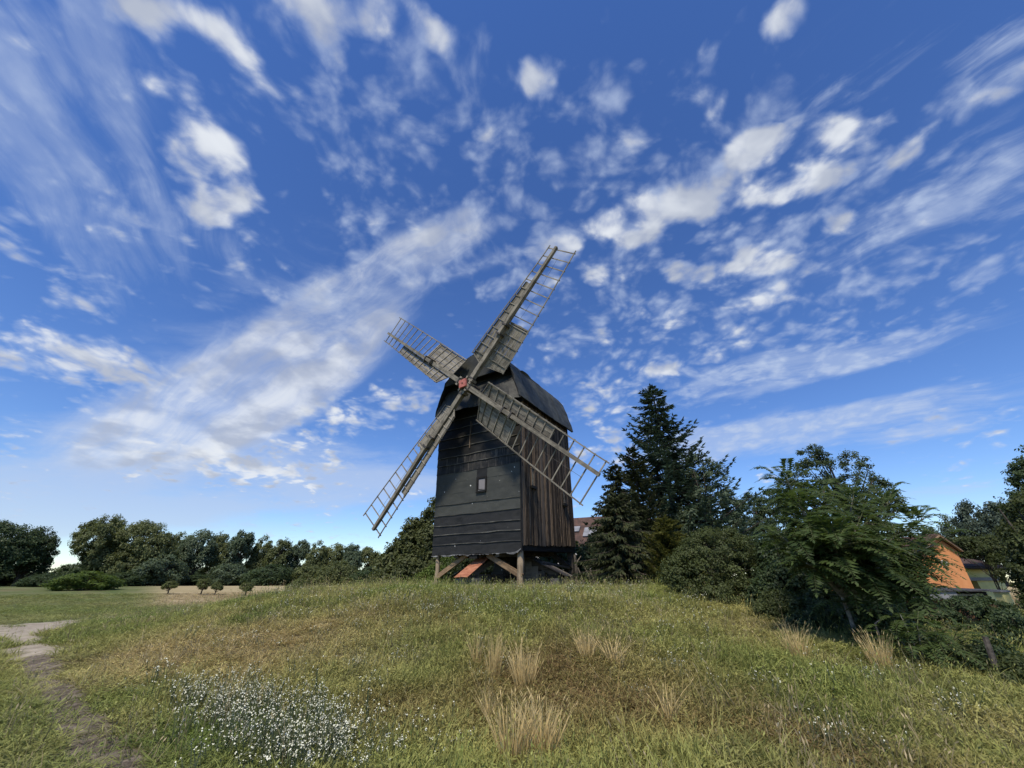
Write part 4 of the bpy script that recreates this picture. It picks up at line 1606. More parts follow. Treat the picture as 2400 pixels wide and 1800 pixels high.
def far_tree(px, top, Y, w, proto, label, name='far_tree', matl=None, cat='tree', group='trees along the far edge of the field', rz=None, wref=.75):
    b = base_at(px, Y)
    b.x = at(px, top, Y).x
    b.z = gzf(b.x, Y)
    h = height_to(px, top, Y, b.z)
    wm = w * Y / 1030.0 * 1.02
    s = wm / wref
    k = abs(math.sin(px * 12.9898)) * 6.28 if rz is None else rz
    return place_tree(name, label, cat, proto, b, (s, s, h), k, group, M[matl] if matl else None)


# left block, big crowns, then the long row
far_tree(15, 1222, 62, 165, P_BIG[1], 'dark broad tree at the very left edge of the picture', 'broad_tree', 'leaf_dark', wref=1.2)
far_tree(100, 1234, 66, 105, P_BIG[0], 'dark rounded tree second from the left edge', 'broad_tree', 'leaf_dark', wref=1.2)
far_tree(-70, 1230, 64, 130, P_BIG[0], 'dark tree cut off by the left picture edge', 'broad_tree', 'leaf_dark', wref=1.2)
far_tree(262, 1207, 70, 140, P_BIG[0], 'tallest broad crowned tree of the far left row behind the bright bush', 'broad_tree', wref=1.2)
far_tree(352, 1221, 72, 140, P_BIG[1], 'broad tree just right of the tallest one in the far row', 'broad_tree', wref=1.2)
row = [(425, 1248, 84, 66, 1, 0), (478, 1240, 82, 74, 0, 1), (528, 1246, 86, 62, 2, 0), (578, 1240, 84, 70, 3, 1), (622, 1256, 87, 58, 1, 0), (664, 1260, 85, 62, 2, 0),
       (706, 1262, 88, 58, 3, 1), (748, 1268, 87, 56, 1, 0), (790, 1272, 90, 56, 0, 0), (832, 1272, 88, 62, 2, 1), (872, 1278, 92, 56, 3, 0), (912, 1288, 90, 54, 1, 1),
       (950, 1292, 94, 56, 2, 0), (992, 1296, 95, 56, 3, 0)]
ordn = ['first', 'second', 'third', 'fourth', 'fifth', 'sixth', 'seventh', 'eighth', 'ninth', 'tenth', 'eleventh', 'twelfth', 'thirteenth', 'fourteenth']
for i, (px, top, Y, w, k, c) in enumerate(row):
    far_tree(px, top, Y, w * .98, P_FAR[k], ordn[i] + ' tree of the slender far row counted from its left end', 'row_tree', 'leaf_far_blue' if c else None)
for i, (px, top, Y, w, mt, lab) in enumerate([(400, 1296, 72, 100, 'leaf_far_blue', 'grey green willow shrub below the first slender row trees'),
                                              (545, 1318, 76, 90, 'leaf_far_blue', 'rounded grey green shrub below the third and fourth row trees'),
                                              (640, 1320, 78, 100, 'leaf_dark', 'dark low shrub under the middle of the far row'),
                                              (730, 1322, 80, 80, 'leaf_far', 'small green shrub under the eighth row tree'),
                                              (800, 1312, 78, 76, 'leaf_far', 'conical green shrub left of the dense evergreen'),
                                              (470, 1345, 80, 110, 'leaf_dark', 'dark understory shrub below the second row tree'),
                                              (320, 1335, 70, 120, 'leaf_dark', 'dark shrub at the foot of the two broad trees'),
                                              (190, 1316, 68, 90, 'leaf_dark', 'dark shrub filling the gap left of the tallest tree'),
                                              (870, 1326, 80, 90, 'leaf_dark', 'dark shrub at the right end of the far row'),
                                              (430, 1318, 92, 120, 'leaf_dark', 'dark backing shrub behind the first row tree'), (590, 1318, 93, 130, 'leaf_dark', 'dark backing shrub behind the fourth row tree'), (690, 1322, 94, 120, 'leaf_dark', 'dark backing shrub behind the seventh row tree'), (790, 1324, 95, 130, 'leaf_dark', 'dark backing shrub behind the ninth row tree'), (300, 1315, 84, 160, 'leaf_dark', 'dark backing shrub behind the two broad trees'), (110, 1345, 58, 70, 'leaf_dark', 'low dark bush in front of the left tree block'), (20, 1320, 75, 190, 'leaf_dark', 'dark undergrowth below the leftmost tree'), (150, 1330, 78, 110, 'leaf_dark', 'dark undergrowth between the left block and the tallest tree')]):
    far_tree(px, top, Y, w, P_BUSH[i % 2], lab, 'shrub', mt, 'shrub', 'shrubs below the far trees', wref=1.25)
far_tree(222, 1336, 50, 112, P_BUSH[0], 'bright yellow green bush at the far left field edge', 'bush', 'leaf_bright', 'bush', None, wref=1.35)
# young orchard trees on the ripe field
for i, (px, top, by, w, lab) in enumerate([(401, 1361, 1388, 34, 'small fruit tree farthest left on the pale field'), (479, 1354, 1395, 38, 'tallest young fruit tree on the pale field'),
                                           (512, 1364, 1395, 26, 'thin young fruit tree just right of the tallest one'), (582, 1363, 1390, 40, 'wide young fruit tree alone on the pale field'),
                                           (702, 1354, 1380, 56, 'bushy young tree at the left foot of the mound crest')]):
    Y = ghit(px, by).y if i < 4 else 36
    Y = min(max(Y, 26), 46)
    b = base_at(px, Y)
    h = height_to(px, top, Y, b.z)
    s = w * Y / 1030 / 1.05
    place_tree('orchard_tree', lab, 'tree', P_ORCH[i % 2], b, (s, s, h), i * 1.7, 'young fruit trees on the field', M['leaf_orchard'])
for i, (px, top, Y, w, lab) in enumerate([(825, 1360, 34, 40, 'tiny pale shrub on the crest left of the evergreen'), (755, 1366, 33, 30, 'lowest pale weed bush on the crest')]):
    far_tree(px, top, Y, w, P_BUSH[i], lab, 'low_shrub', 'leaf_orchard', 'shrub', None, wref=1.3)


# dense evergreen left of the mill, stepped outline
def dense_evergreen():
    Y = 40.0
    b = base_at(975, Y)
    k = Y / 1030.0
    H = height_to(1010, 1172, Y, b.z)
    lobes = []
    for (px, top, w) in ((1010, 1172, 66), (955, 1212, 50), (925, 1262, 56), (895, 1296, 46), (985, 1280, 90), (1040, 1200, 70), (940, 1320, 110), (1030, 1300, 90)):
        h = height_to(px, top, Y, b.z)
        lobes.append(((px - 972) * k * 1.0, 0.4 * math.sin(px), h * .56, w * k * .62, w * k * .62, h * .46))
    me, C = crown_mesh('crown', lobes, 900, .55, 70, .30, 5, low=-.95, hollow=.5)
    tb = trunk_mb(H, .28, C, 5, .1, 60)
    place_tree('evergreen_tree', 'dense stepped evergreen tree standing just left of the windmill', 'tree', {'trunk': (tb.mesh('trunk'), M['trunk']), 'crown': (me, M['leaf_evergreen'])}, b, (1, 1, 1), 0)


dense_evergreen()
far_tree(1055, 1300, 35, 110, P_BUSH[0], 'light green bush seen below the mill body at left', 'bush', 'leaf_bright', 'bush', 'bushes behind the mill', wref=1.35)
far_tree(1322, 1252, 33, 170, P_BUSH[1], 'green bush seen below the mill body at right', 'bush', 'leaf_shrub', 'bush', 'bushes behind the mill', wref=1.35)
far_tree(1388, 1250, 31, 90, P_BUSH[0], 'dark bush in front of the tiled farmhouse right of the mill', 'bush', 'leaf_dark', 'bush', 'bushes behind the mill', wref=1.35)
far_tree(1115, 1284, 33, 150, P_BUSH[1], 'dark green bush filling the gap below the mill floor', 'bush', 'leaf_shrub', 'bush', 'bushes behind the mill', wref=1.35)
far_tree(1180, 1280, 36, 230, P_BUSH[0], 'dark bush straight behind the mill trestle', 'bush', 'leaf_dark', 'bush', 'bushes behind the mill', wref=1.35)


# conifers -----------------------------------------------------------
def conifer(name, label, base, H, Rb, seed, mat, whorls=30, per=8, droop=.25, tipup=.25, first=.04, tw=.32, twig_w=.05, dens=16, shape=.85, narrow_top=1.0, twist=.0, cat='conifer', hang=.15):
    r = np.random.default_rng(seed)
    b = MB()
    b.tube([(0, 0, -.2), (.03, .02, H * .3), (-.02, .03, H * .7), (0, 0, H * .995)], [H * .022, H * .016, H * .008, .01], 8)
    P, N, T, L, W, tone = [], [], [], [], [], []
    for i in range(whorls):
        t = first + (1 - first) * (i / (whorls - 1)) ** 1.05
        z = H * t
        prof = (1 - t) ** shape
        nb = max(4, int(per * (.55 + .45 * prof) + r.integers(0, 2)))
        for k in range(nb):
            a = 2 * math.pi * (k + r.random() * .7) / nb + i * 1.3
            ln = Rb * prof * r.uniform(.5, 1.3) + .10 * narrow_top
            d = np.array([math.cos(a), math.sin(a), 0])
            z0 = z + r.uniform(-.5, .5) * H / whorls
            steps = max(4, int(dens * ln / Rb) + 3)
            pts = []
            for j in range(steps + 1):
                s = j / steps
                zz = z0 - droop * ln * s * (1.3 - .3 * s) + tipup * ln * s ** 3 + (1 - t) * 0
                if t > .8:
                    zz = z0 + ln * s * (.9 * (t - .8) * 5) - droop * ln * s * (1 - (t - .8) * 5)
                pts.append(np.array([d[0] * ln * s, d[1] * ln * s, zz]))
            if ln > .6:
                m_ = len(pts) // 2
                b.tube([pts[0], pts[m_], pts[-1]], [.012 * ln + .006, .008 * ln + .004, .004], 4, cap=False)
            side = np.array([-d[1], d[0], 0])
            btone = r.normal(.48, .17)
            for j in range(1, steps + 1):
                s = j / steps
                if s < .12 and ln > 1.0:
                    continue
                fwd = pts[j] - pts[j - 1]
                fwd /= np.linalg.norm(fwd) + 1e-9
                tl = tw * (1.15 - .55 * s) * (.55 + .45 * min(1, ln / 1.2))
                for sg in (-1, 1, 0):
                    for rep in range(2):
                        dr = fwd * r.uniform(.45, .95) + side * sg * r.uniform(.5, 1.0) + np.array([0, 0, r.uniform(-.35, .2) - hang])
                        dr /= np.linalg.norm(dr)
                        nn = np.array([r.normal() * .5, r.normal() * .5, 1.0])
                        nn -= dr * nn.dot(dr)
                        nn /= np.linalg.norm(nn)
                        P.append(pts[j] + r.normal(size=3) * .03)
                        T.append(dr)
                        N.append(nn)
                        L.append(tl * r.uniform(.6, 1.25))
                        W.append(twig_w * r.uniform(.7, 1.4))
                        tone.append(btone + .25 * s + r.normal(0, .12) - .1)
    P, N, T, L, W, tone = map(np.array, (P, N, T, L, W, tone))
    V, F, tn = leaf_quads(P, N, T, L, W, np.clip(tone, 0, 1), .1)
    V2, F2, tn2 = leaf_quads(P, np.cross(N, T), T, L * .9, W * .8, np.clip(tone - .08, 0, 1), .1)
    V = np.concatenate([V, V2])
    F = np.concatenate([F, F2 + len(V2)])
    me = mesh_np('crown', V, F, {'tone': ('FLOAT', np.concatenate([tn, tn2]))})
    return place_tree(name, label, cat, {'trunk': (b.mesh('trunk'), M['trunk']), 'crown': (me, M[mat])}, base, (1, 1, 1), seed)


def conifer_px(px, toppx, top, Y, w, **kw):
    b = at(toppx, top, Y)
    H = b.z - gzf(b.x, Y)
    b.z -= H
    return b, H, w * Y / 1030.0 / 2


b, H, Rb = conifer_px(1545, 1528, 908, 27, 450)
conifer('spruce_tree', 'tall dark spruce rising highest right of the windmill', b, H, Rb * .98, 21, 'needle', 40, 9, .26, .42, dens=20, tw=.60, twig_w=.10, shape=.85)
b, H, Rb = conifer_px(1478, 1480, 1055, 24.5, 130)
conifer('column_juniper', 'narrow dark juniper column leaning on the spruce at left', b, H, Rb, 22, 'needle_brown', 34, 7, .1, .5, dens=10, tw=.34, twig_w=.07, shape=.5, hang=.0)
b, H, Rb = conifer_px(1432, 1440, 1098, 23.5, 170)
conifer('weeping_juniper', 'weeping juniper with drooping tips nearest the windmill', b, H, Rb, 23, 'needle_brown', 30, 8, .35, .1, dens=12, tw=.42, twig_w=.075, shape=.55, hang=.45)
b, H, Rb = conifer_px(1452, 1440, 1175, 22.0, 215)
conifer('weeping_juniper', 'lower weeping juniper skirt in front of the narrow column', b, H, Rb, 24, 'needle_brown', 24, 8, .35, .1, dens=12, tw=.42, twig_w=.08, shape=.5, hang=.5)
b, H, Rb = conifer_px(1553, 1556, 1222, 20.5, 120)
conifer('golden_conifer', 'yellow green conifer bush below the spruce', b, H, Rb, 25, 'needle_yellow', 22, 9, .1, .3, dens=12, tw=.30, twig_w=.06, shape=.42, hang=.1)


# broadleaf trees of the right side, built at their own size ---------
def broadleaf(name, label, px, Y, blobs, clumps, crad, per, leaf, mat, seed, r0=.16, bark='trunk', multi=1, nl=40, cat='tree', split=.2, low=-.6, **kw):
    """blobs: (px, py, half width px, half height px, depth offset m)"""
    cs_ = [at(x, y, Y + dy) for (x, y, w, h, dy) in blobs]
    b = Vector((sum(c.x for c in cs_) / len(cs_), sum(c.y for c in cs_) / len(cs_), 0))
    b.z = gzf(b.x, b.y)
    lobes = []
    for (x, y, w, h, dy) in blobs:
        p = at(x, y, Y + dy)
        k = (Y + dy) / 1010.0
        lobes.append((p.x - b.x, p.y - b.y, p.z - b.z, w * k, max(w, h) * k * .8, h * k))
    me, C = crown_mesh('crown', lobes, clumps, crad, per, leaf, seed, low=low, **kw)
    H = max(c[2] for c in C)
    tb = trunk_mb(H, r0, C, seed, split, nl, multi=multi)
    return place_tree(name, label, cat, {'trunk': (tb.mesh('trunk'), M[bark]), 'crown': (me, M[mat])}, b, (1, 1, 1), 0)


broadleaf('broadleaf_tree', 'grey green broadleaf tree growing into the right side of the spruce', 1670, 25.5, [(1655, 1150, 55, 85, 0), (1700, 1210, 48, 75, .5), (1625, 1250, 60, 80, -.6), (1690, 1290, 70, 70, 0), (1640, 1095, 34, 40, 0)], 260, .30, 75, .15, 'leaf_silver', 31, multi=2)
broadleaf('round_shrub', 'large round dark shrub at the foot of the trees right of the mill', 1690, 15.2, [(1690, 1340, 112, 92, 0), (1625, 1362, 72, 66, -.3), (1775, 1358, 72, 74, .1), (1690, 1285, 80, 44, .3), (1600, 1385, 42, 40, -.2), (1700, 1395, 110, 40, -.4)], 760, .20, 80, .075, 'leaf_shrub', 32, r0=.06, multi=5, low=-.95, split=.03, cat='shrub', hollow=.72)
broadleaf('broadleaf_tree', 'dark green tree between the spruce and the tall maple', 1775, 31, [(1770, 1210, 55, 55, 0), (1815, 1190, 48, 50, 1), (1735, 1245, 50, 60, 0), (1800, 1280, 80, 70, 0)], 230, .36, 70, .17, 'leaf_dark', 33)
broadleaf('filler_bush', 'dark bush seen between the round shrub and the tree behind it', 1760, 21.0, [(1760, 1330, 60, 60, 0), (1800, 1340, 50, 50, 0)], 120, .26, 70, .12, 'leaf_dark', 58, multi=3, r0=.06, cat='shrub', low=-.95, split=.05, hollow=.4)
broadleaf('tall_maple', 'tall dark maple with two rounded tops behind the ailanthus', 1965, 35, [(1912, 1085, 44, 44, 0), (1895, 1130, 60, 60, 0), (2003, 1085, 34, 38, 0), (2010, 1140, 52, 60, 0), (2060, 1165, 36, 55, 0), (2090, 1190, 26, 40, 0), (1960, 1210, 120, 75, 0), (1850, 1160, 36, 46, 0), (1960, 1300, 130, 70, 0)], 460, .42, 75, .19, 'leaf_dark', 34, r0=.3, nl=70)
broadleaf('leafy_shrub', 'dark leafy shrub between the round shrub and the ailanthus', 1850, 13.4, [(1850, 1385, 70, 68, 0), (1810, 1415, 50, 46, -.2), (1890, 1420, 56, 50, -.2), (1840, 1310, 56, 60, .5)], 420, .2, 75, .10, 'leaf_dark', 35, r0=.05, multi=4, low=-.95, split=.05, cat='shrub', hollow=.65)
broadleaf('leafy_shrub', 'dark shrub behind the ailanthus trunk', 1985, 13.5, [(1980, 1370, 100, 90, 0), (2075, 1390, 80, 80, .3), (1930, 1430, 70, 60, -.5), (2040, 1450, 80, 50, -.5)], 480, .22, 70, .11, 'leaf_dark', 36, r0=.05, multi=4, low=-.95, split=.05, cat='shrub', hollow=.6)
broadleaf('corner_tree', 'big dark leafy tree at the right edge of the picture', 2400, 15.0, [(2415, 1280, 38, 50, 0), (2460, 1220, 70, 80, 0), (2445, 1350, 48, 60, 0), (2480, 1430, 60, 60, 0), (2378, 1250, 26, 24, .5)], 300, .24, 60, .12, 'leaf_shrub', 37, r0=.14, multi=2)
broadleaf('edge_tree', 'taller tree whose top just enters at the right edge', 2420, 24.0, [(2412, 1120, 34, 44, 0), (2430, 1090, 36, 46, 0), (2402, 1160, 30, 30, 0), (2440, 1200, 60, 60, 0)], 150, .32, 70, .16, 'leaf_dark', 38)
broadleaf('hedge_bush', 'green hedge bush beside the orange gable', 2275, 22.5, [(2275, 1288, 40, 20, 3), (2325, 1285, 46, 26, 3), (2350, 1330, 22, 30, 2), (2250, 1272, 26, 14, 3)], 150, .26, 70, .12, 'leaf_shrub', 39, multi=3, r0=.07, cat='shrub', low=-.9)
broadleaf('ivy_bush', 'ivy covered bush before the brick shed', 2275, 15.2, [(2270, 1440, 60, 34, 0), (2320, 1425, 40, 26, .3), (2225, 1460, 40, 26, -.2), (2300, 1475, 60, 28, -.3)], 210, .15, 70, .085, 'leaf_dark', 40, multi=4, r0=.04, cat='shrub', low=-.95, split=.03)
for i, (px, top, Y, w, lab) in enumerate([(2262, 1172, 62, 80, 'distant pine crown above the orange house'), (2215, 1208, 66, 70, 'lower distant pine left of the other one'), (2320, 1168, 58, 110, 'distant pine partly hidden by the edge tree'), (2160, 1232, 68, 60, 'lowest distant pine above the ailanthus')]):
    far_tree(px, top, Y, w, P_FAR[i % 4], lab, 'distant_pine', 'leaf_pine', 'pine', 'distant pines on the right')


for (px, py, w, h, Y, n, mt, lf, lab) in ((1832, 1428, 58, 40, 12.4, 150, 'leaf_shrub', .07, 'low olive thicket at the foot of the leafy shrub'),
                                      (1915, 1452, 58, 44, 11.7, 160, 'leaf_dark', .07, 'dark low thicket left of the ailanthus trunk'),
                                      (2075, 1496, 60, 44, 10.3, 170, 'leaf_shrub', .065, 'green thicket just right of the ailanthus trunk'),
                                      (2240, 1545, 56, 36, 9.0, 130, 'leaf_shrub', .055, 'green weed thicket right of the feathery sapling'),
                                      (2330, 1555, 60, 44, 8.7, 150, 'leaf_dark', .055, 'dark weed thicket around the leaning fence post'),
                                      (2410, 1590, 50, 50, 8.0, 120, 'leaf_shrub', .055, 'weed thicket cut off by the lower right picture edge'),
                                      (2400, 1490, 60, 50, 12.0, 130, 'leaf_dark', .08, 'dark bush at the right edge below the corner tree')):
    broadleaf('weed_thicket', lab, px, Y, [(px, py, w, h, 0), (px - w * .5, py + h * .35, w * .6, h * .6, -.2), (px + w * .5, py + h * .3, w * .6, h * .65, .1)], n, .16, 60, lf, mt, 60 + int(px) % 37, r0=.025, multi=4, low=-.95, split=.05, cat='shrub', hollow=.45)


# ailanthus with pinnate leaves --------------------------------------
def ailanthus(name, label, base, stems, nleaf, leaflen, seed, stem_r=.05, pairs=13, width=.27):
    r = np.random.default_rng(seed)
    b = MB()
    P, N, T, L, W, tone = [], [], [], [], [], []
    rach = MB()
    for (pts, n) in stems:
        pts = [Vector(p) for p in pts]
        nseg = len(pts)
        b.tube(pts, [stem_r * (1 - .75 * i / (nseg - 1)) for i in range(nseg)], 7)
        for q in range(n):
            s = r.random() ** .55 * .80 + .20
            fi = s * (nseg - 1)
            i = min(nseg - 2, int(fi))
            p0 = pts[i].lerp(pts[i + 1], fi - i)
            a = r.random() * 6.283
            el = r.uniform(-.1, .75) + (.5 if s > .93 else 0)
            d = np.array([math.cos(a) * math.cos(el), math.sin(a) * math.cos(el), math.sin(el)])
            ln = leaflen * r.uniform(.7, 1.2)
            petiole = r.uniform(.0, .5) * leaflen
            side = np.array([-math.sin(a), math.cos(a), 0])
            base_t = r.normal(.5, .2)
            prev = None
            curve = []
            for j in range(pairs + 1):
                t = j / pairs
                p = np.array(p0) + d * (petiole + ln * t) + np.array([0, 0, -.55 * ln * t * t])
                curve.append(p)
            rach.tube([tuple(np.array(p0)), tuple(curve[len(curve) // 2]), tuple(curve[-1])], [.008, .006, .003], 3, cap=False)
            for j in range(1, pairs + 1):
                fwd = curve[j] - curve[j - 1]
                fwd /= np.linalg.norm(fwd)
                t = j / pairs
                up = np.cross(fwd, side)
                if up[2] < 0:
                    up = -up
                wl = ln * width * (math.sin(math.pi * min(1, .25 + .75 * t)) * .75 + .28)
                for sg in (-1, 1):
                    dr = side * sg + fwd * .42 + up * r.uniform(-.45, .0)
                    dr /= np.linalg.norm(dr)
                    nn = up + r.normal(size=3) * .2
                    nn -= dr * nn.dot(dr)
                    nn /= np.linalg.norm(nn)
                    P.append(curve[j]); T.append(dr); N.append(nn)
                    L.append(wl * r.uniform(.85, 1.1)); W.append(wl * r.uniform(.24, .32))
                    tone.append(base_t + r.normal(0, .08))
            P.append(curve[-1]); T.append(fwd); N.append(up / np.linalg.norm(up)); L.append(ln * width * .6); W.append(ln * width * .25); tone.append(base_t)
    P, N, T, L, W, tone = map(np.array, (P, N, T, L, W, tone))
    V, F, tn = leaf_quads(P, N, T, L, W, np.clip(tone, 0, 1), -.12)
    me = mesh_np('foliage', V, F, {'tone': ('FLOAT', tn)})
    return place_tree(name, label, 'tree', {'trunk': (b.mesh('trunk'), M['trunk_pale']), 'leaf_stalks': (rach.mesh('leaf_stalks'), M['stalk']), 'foliage': (me, M['leaf_ail'])}, base, (1, 1, 1), 0)


AB = ghit(2012, 1508)
AY = AB.y


def arel(px, py, dy=0.0):
    p = at(px, py, AY + dy)
    return (p.x - AB.x, p.y - AB.y, p.z - AB.z)


A0 = (0, 0, -.1)
fork = arel(1972, 1395)
stems = []
rs_ = random.Random(5)
for (px, py, dy, n) in ((1842, 1120, .3, 50), (1880, 1190, -.4, 40), (1930, 1150, .6, 44), (2000, 1165, .0, 50), (2080, 1180, .5, 50), (2110, 1250, -.5, 46), (2165, 1215, .3, 36),
                        (1835, 1260, -.6, 40), (1890, 1320, -.9, 40), (2150, 1310, -.2, 46), (2060, 1330, -1.0, 46), (1960, 1270, -1.2, 50), (2120, 1380, -.5, 36), (2195, 1275, -.2, 30), (2190, 1335, -.3, 32), (2170, 1395, -.4, 30), (1900, 1240, -.8, 44), (2040, 1280, -.9, 44), (2010, 1230, -.6, 44)):
    e = Vector(arel(px, py, dy))
    f_ = Vector(fork)
    mid = f_.lerp(e, .5) + Vector((0, 0, .15))
    stems.append(([A0, Vector(A0).lerp(f_, .5) + Vector((.02, 0, .05)), f_, mid, e] if px == 2000 else [f_, f_.lerp(mid, .5), mid, mid.lerp(e, .5), e], n))
ailanthus('ailanthus_tree', 'ailanthus with long feathered leaves and a bare pale leaning trunk', AB, stems, 0, .78, 51, .055)
SB = ghit(2165, 1560)


def srel(px, py, dy=0.0):
    p = at(px, py, SB.y + dy)
    return (p.x - SB.x, p.y - SB.y, p.z - SB.z)


stems = [([(0, 0, -.1), Vector(srel(x, y, dy)) * .5, srel(x, y, dy)], n) for (x, y, dy, n) in ((2110, 1440, .2, 14), (2085, 1475, 0, 12), (2150, 1465, -.2, 14), (2200, 1480, .1, 14), (2235, 1500, .3, 12), (2130, 1520, -.3, 10), (2225, 1540, -.2, 8))]
ailanthus('ailanthus_sapling', 'low feathery ailanthus sapling in front of the brick shed', SB, stems, 0, .52, 52, .018, pairs=11, width=.26)

# ------------------------------------------------------------------ posts, poles
def pole(name, label, cat, pts, radii, mat='old_plank', fork=None, group=None):
    base = Vector(pts[0])
    root = empty(name, base)
    tag(root, label, cat, group)
    b = MB().tube([Vector(p) - base for p in pts], radii, 7)
    b.build('shaft', M[mat], root)
    if fork:
        MB().tube([Vector(p) - base for p in fork], [radii[-1] * .8] * (len(fork) - 1) + [radii[-1] * .4], 6).build('fork', M[mat], root)
    return root


def pole_px(name, label, px0, px1, py1, Y, rad, mat='old_plank', forkpx=None, cat='pole', group=None, dY=0.0):
    b = base_at(px0, Y)
    b.z -= .15
    t = at(px1, py1, Y + dY)
    m = b.lerp(t, .5) + Vector((.03, 0, .02))
    fk = None
    if forkpx:
        fk = [b.lerp(t, .72), at(forkpx[0], forkpx[1], Y)]
    return pole(name, label, cat, [b, m, t], [rad, rad * .85, rad * .6], mat, fk, group)


pole_px('forked_pole', 'forked grey trunk pole leaning on the rear right mill corner', 1352, 1347, 1300, 24.6, .11, 'old_plank', (1362, 1303), group='poles beside the mill')
pole_px('leaning_pole', 'thin pole leaning against the forked trunk pole', 1372, 1354, 1330, 24.2, .055, 'old_plank', group='poles beside the mill')
pole_px('leaning_pole', 'thin pole slanting in the dark right of the forked pole', 1395, 1366, 1322, 24.0, .045, 'old_plank', group='poles beside the mill')
pole_px('leaning_pole', 'short upright stake rightmost beside the weeping juniper', 1397, 1394, 1346, 23.6, .05, 'old_plank', group='poles beside the mill')
pole_px('leaning_pole', 'short forked stake between the thin slanting pole and the stake', 1387, 1384, 1335, 23.8, .05, 'old_plank', (1391, 1352), group='poles beside the mill')
fp = ghit(2345, 1595)
t_ = at(2308, 1492, fp.y)
pole('fence_post', 'dark leaning wooden fence post in the lower right weeds', 'post', [fp - Vector((0, 0, .15)), fp.lerp(t_, .5), t_], [.045, .045, .042], 'old_beam')
fp = ghit(2385, 1540)
t_ = at(2362, 1440, fp.y)
fp2 = ghit(2075, 1530)
pole('dead_stake', 'thin dead stake standing right of the ailanthus trunk', 'stake', [fp2 - Vector((0, 0, .1)), fp2 + Vector((.0, 0, .5)), at(2063, 1452, fp2.y)], [.02, .016, .012], 'old_plank')
fp3 = ghit(2360, 1560)
pole('fallen_branch', 'pale dead branch lying against the lower right fence post', 'branch', [fp3 + Vector((.1, 0, -.02)), fp3 + Vector((-.2, .1, .25)), at(2310, 1500, fp3.y)], [.028, .024, .016], 'old_plank')

# ------------------------------------------------------------------ grass
def grass_mat(name):
    m, g = new_mat(name)
    a = g.n('ShaderNodeAttribute')
    a.attribute_type = 'INSTANCER'
    a.attribute_name = 'tint'
    t = g.n('ShaderNodeAttribute')
    t.attribute_name = 'tone'
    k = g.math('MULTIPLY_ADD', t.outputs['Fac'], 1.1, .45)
    col = g.vmath('SCALE', a.outputs['Color'])
    g.l(k, col.node.inputs['Scale'])
    d = g.n('ShaderNodeBsdfPrincipled')
    g.l(col, d.inputs['Base Color'])
    d.inputs['Roughness'].default_value = .6
    d.inputs['Specular IOR Level'].default_value = .2
    tr = g.n('ShaderNodeBsdfTranslucent')
    g.l(col, tr.inputs[0])
    mx = g.n('ShaderNodeMixShader')
    mx.inputs[0].default_value = .3
    g.l(d.outputs[0], mx.inputs[1])
    g.l(tr.outputs[0], mx.inputs[2])
    o = g.n('ShaderNodeOutputMaterial')
    g.l(mx.outputs[0], o.inputs[0])
    return m


M['grass'] = grass_mat('grass blades')
M['straw'] = leaf_mat('straw', (.38, .285, .115), (.68, .53, .26), .25, .6, warm=(.66, .52, .26))
M['petal'] = plain_mat('white petals', (.62, .62, .46), (.84, .84, .70), 30, .7)


def blades(n, h, spread, w, lean, seed, curl=.5, seedhead=False, hw=2.2):
    """a tuft: each blade a bent tapering strip of three faces"""
    r = np.random.default_rng(seed)
    V, F, tone = [], [], []
    for i in range(n):
        a = r.random() * 6.283
        rad = spread * r.random() ** .6
        p = np.array([math.cos(a) * rad, math.sin(a) * rad, -.03])
        b = a + r.normal() * .9
        d = np.array([math.cos(b), math.sin(b), 0])
        ln = h * r.uniform(.45, 1.15)
        le = lean * r.uniform(.2, 1.6)
        s = np.array([-d[1], d[0], 0]) * w * r.uniform(.7, 1.3) / 2
        f2 = r.random() * 6.283
        s = np.array([math.cos(f2), math.sin(f2), 0]) * w * r.uniform(.7, 1.3) / 2
        base = len(V)
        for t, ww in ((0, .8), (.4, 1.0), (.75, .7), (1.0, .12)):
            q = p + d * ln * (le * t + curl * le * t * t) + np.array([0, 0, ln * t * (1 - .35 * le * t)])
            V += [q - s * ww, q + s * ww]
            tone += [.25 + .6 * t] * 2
        tt = r.uniform(-.2, .2)
        for k in range(8):
            tone[base + k] = min(1, max(0, tone[base + k] + tt))
        for k in range(3):
            F.append([base + 2 * k, base + 2 * k + 1, base + 2 * k + 3, base + 2 * k + 2])
        if seedhead and r.random() < .7:
            q = (np.array(V[-1]) + np.array(V[-2])) / 2
            e = np.array([d[0] * .3, d[1] * .3, .9])
            hb = len(V)
            L = h * .16
            V += [q - s * .5, q + e * L * .5 - s * hw, q + e * L, q + e * L * .5 + s * hw]
            tone += [.8] * 4
            F.append([hb, hb + 1, hb + 2, hb + 3][::-1])
    return mesh_np('tuft', np.array(V), np.array(F), {'tone': ('FLOAT', tone)})


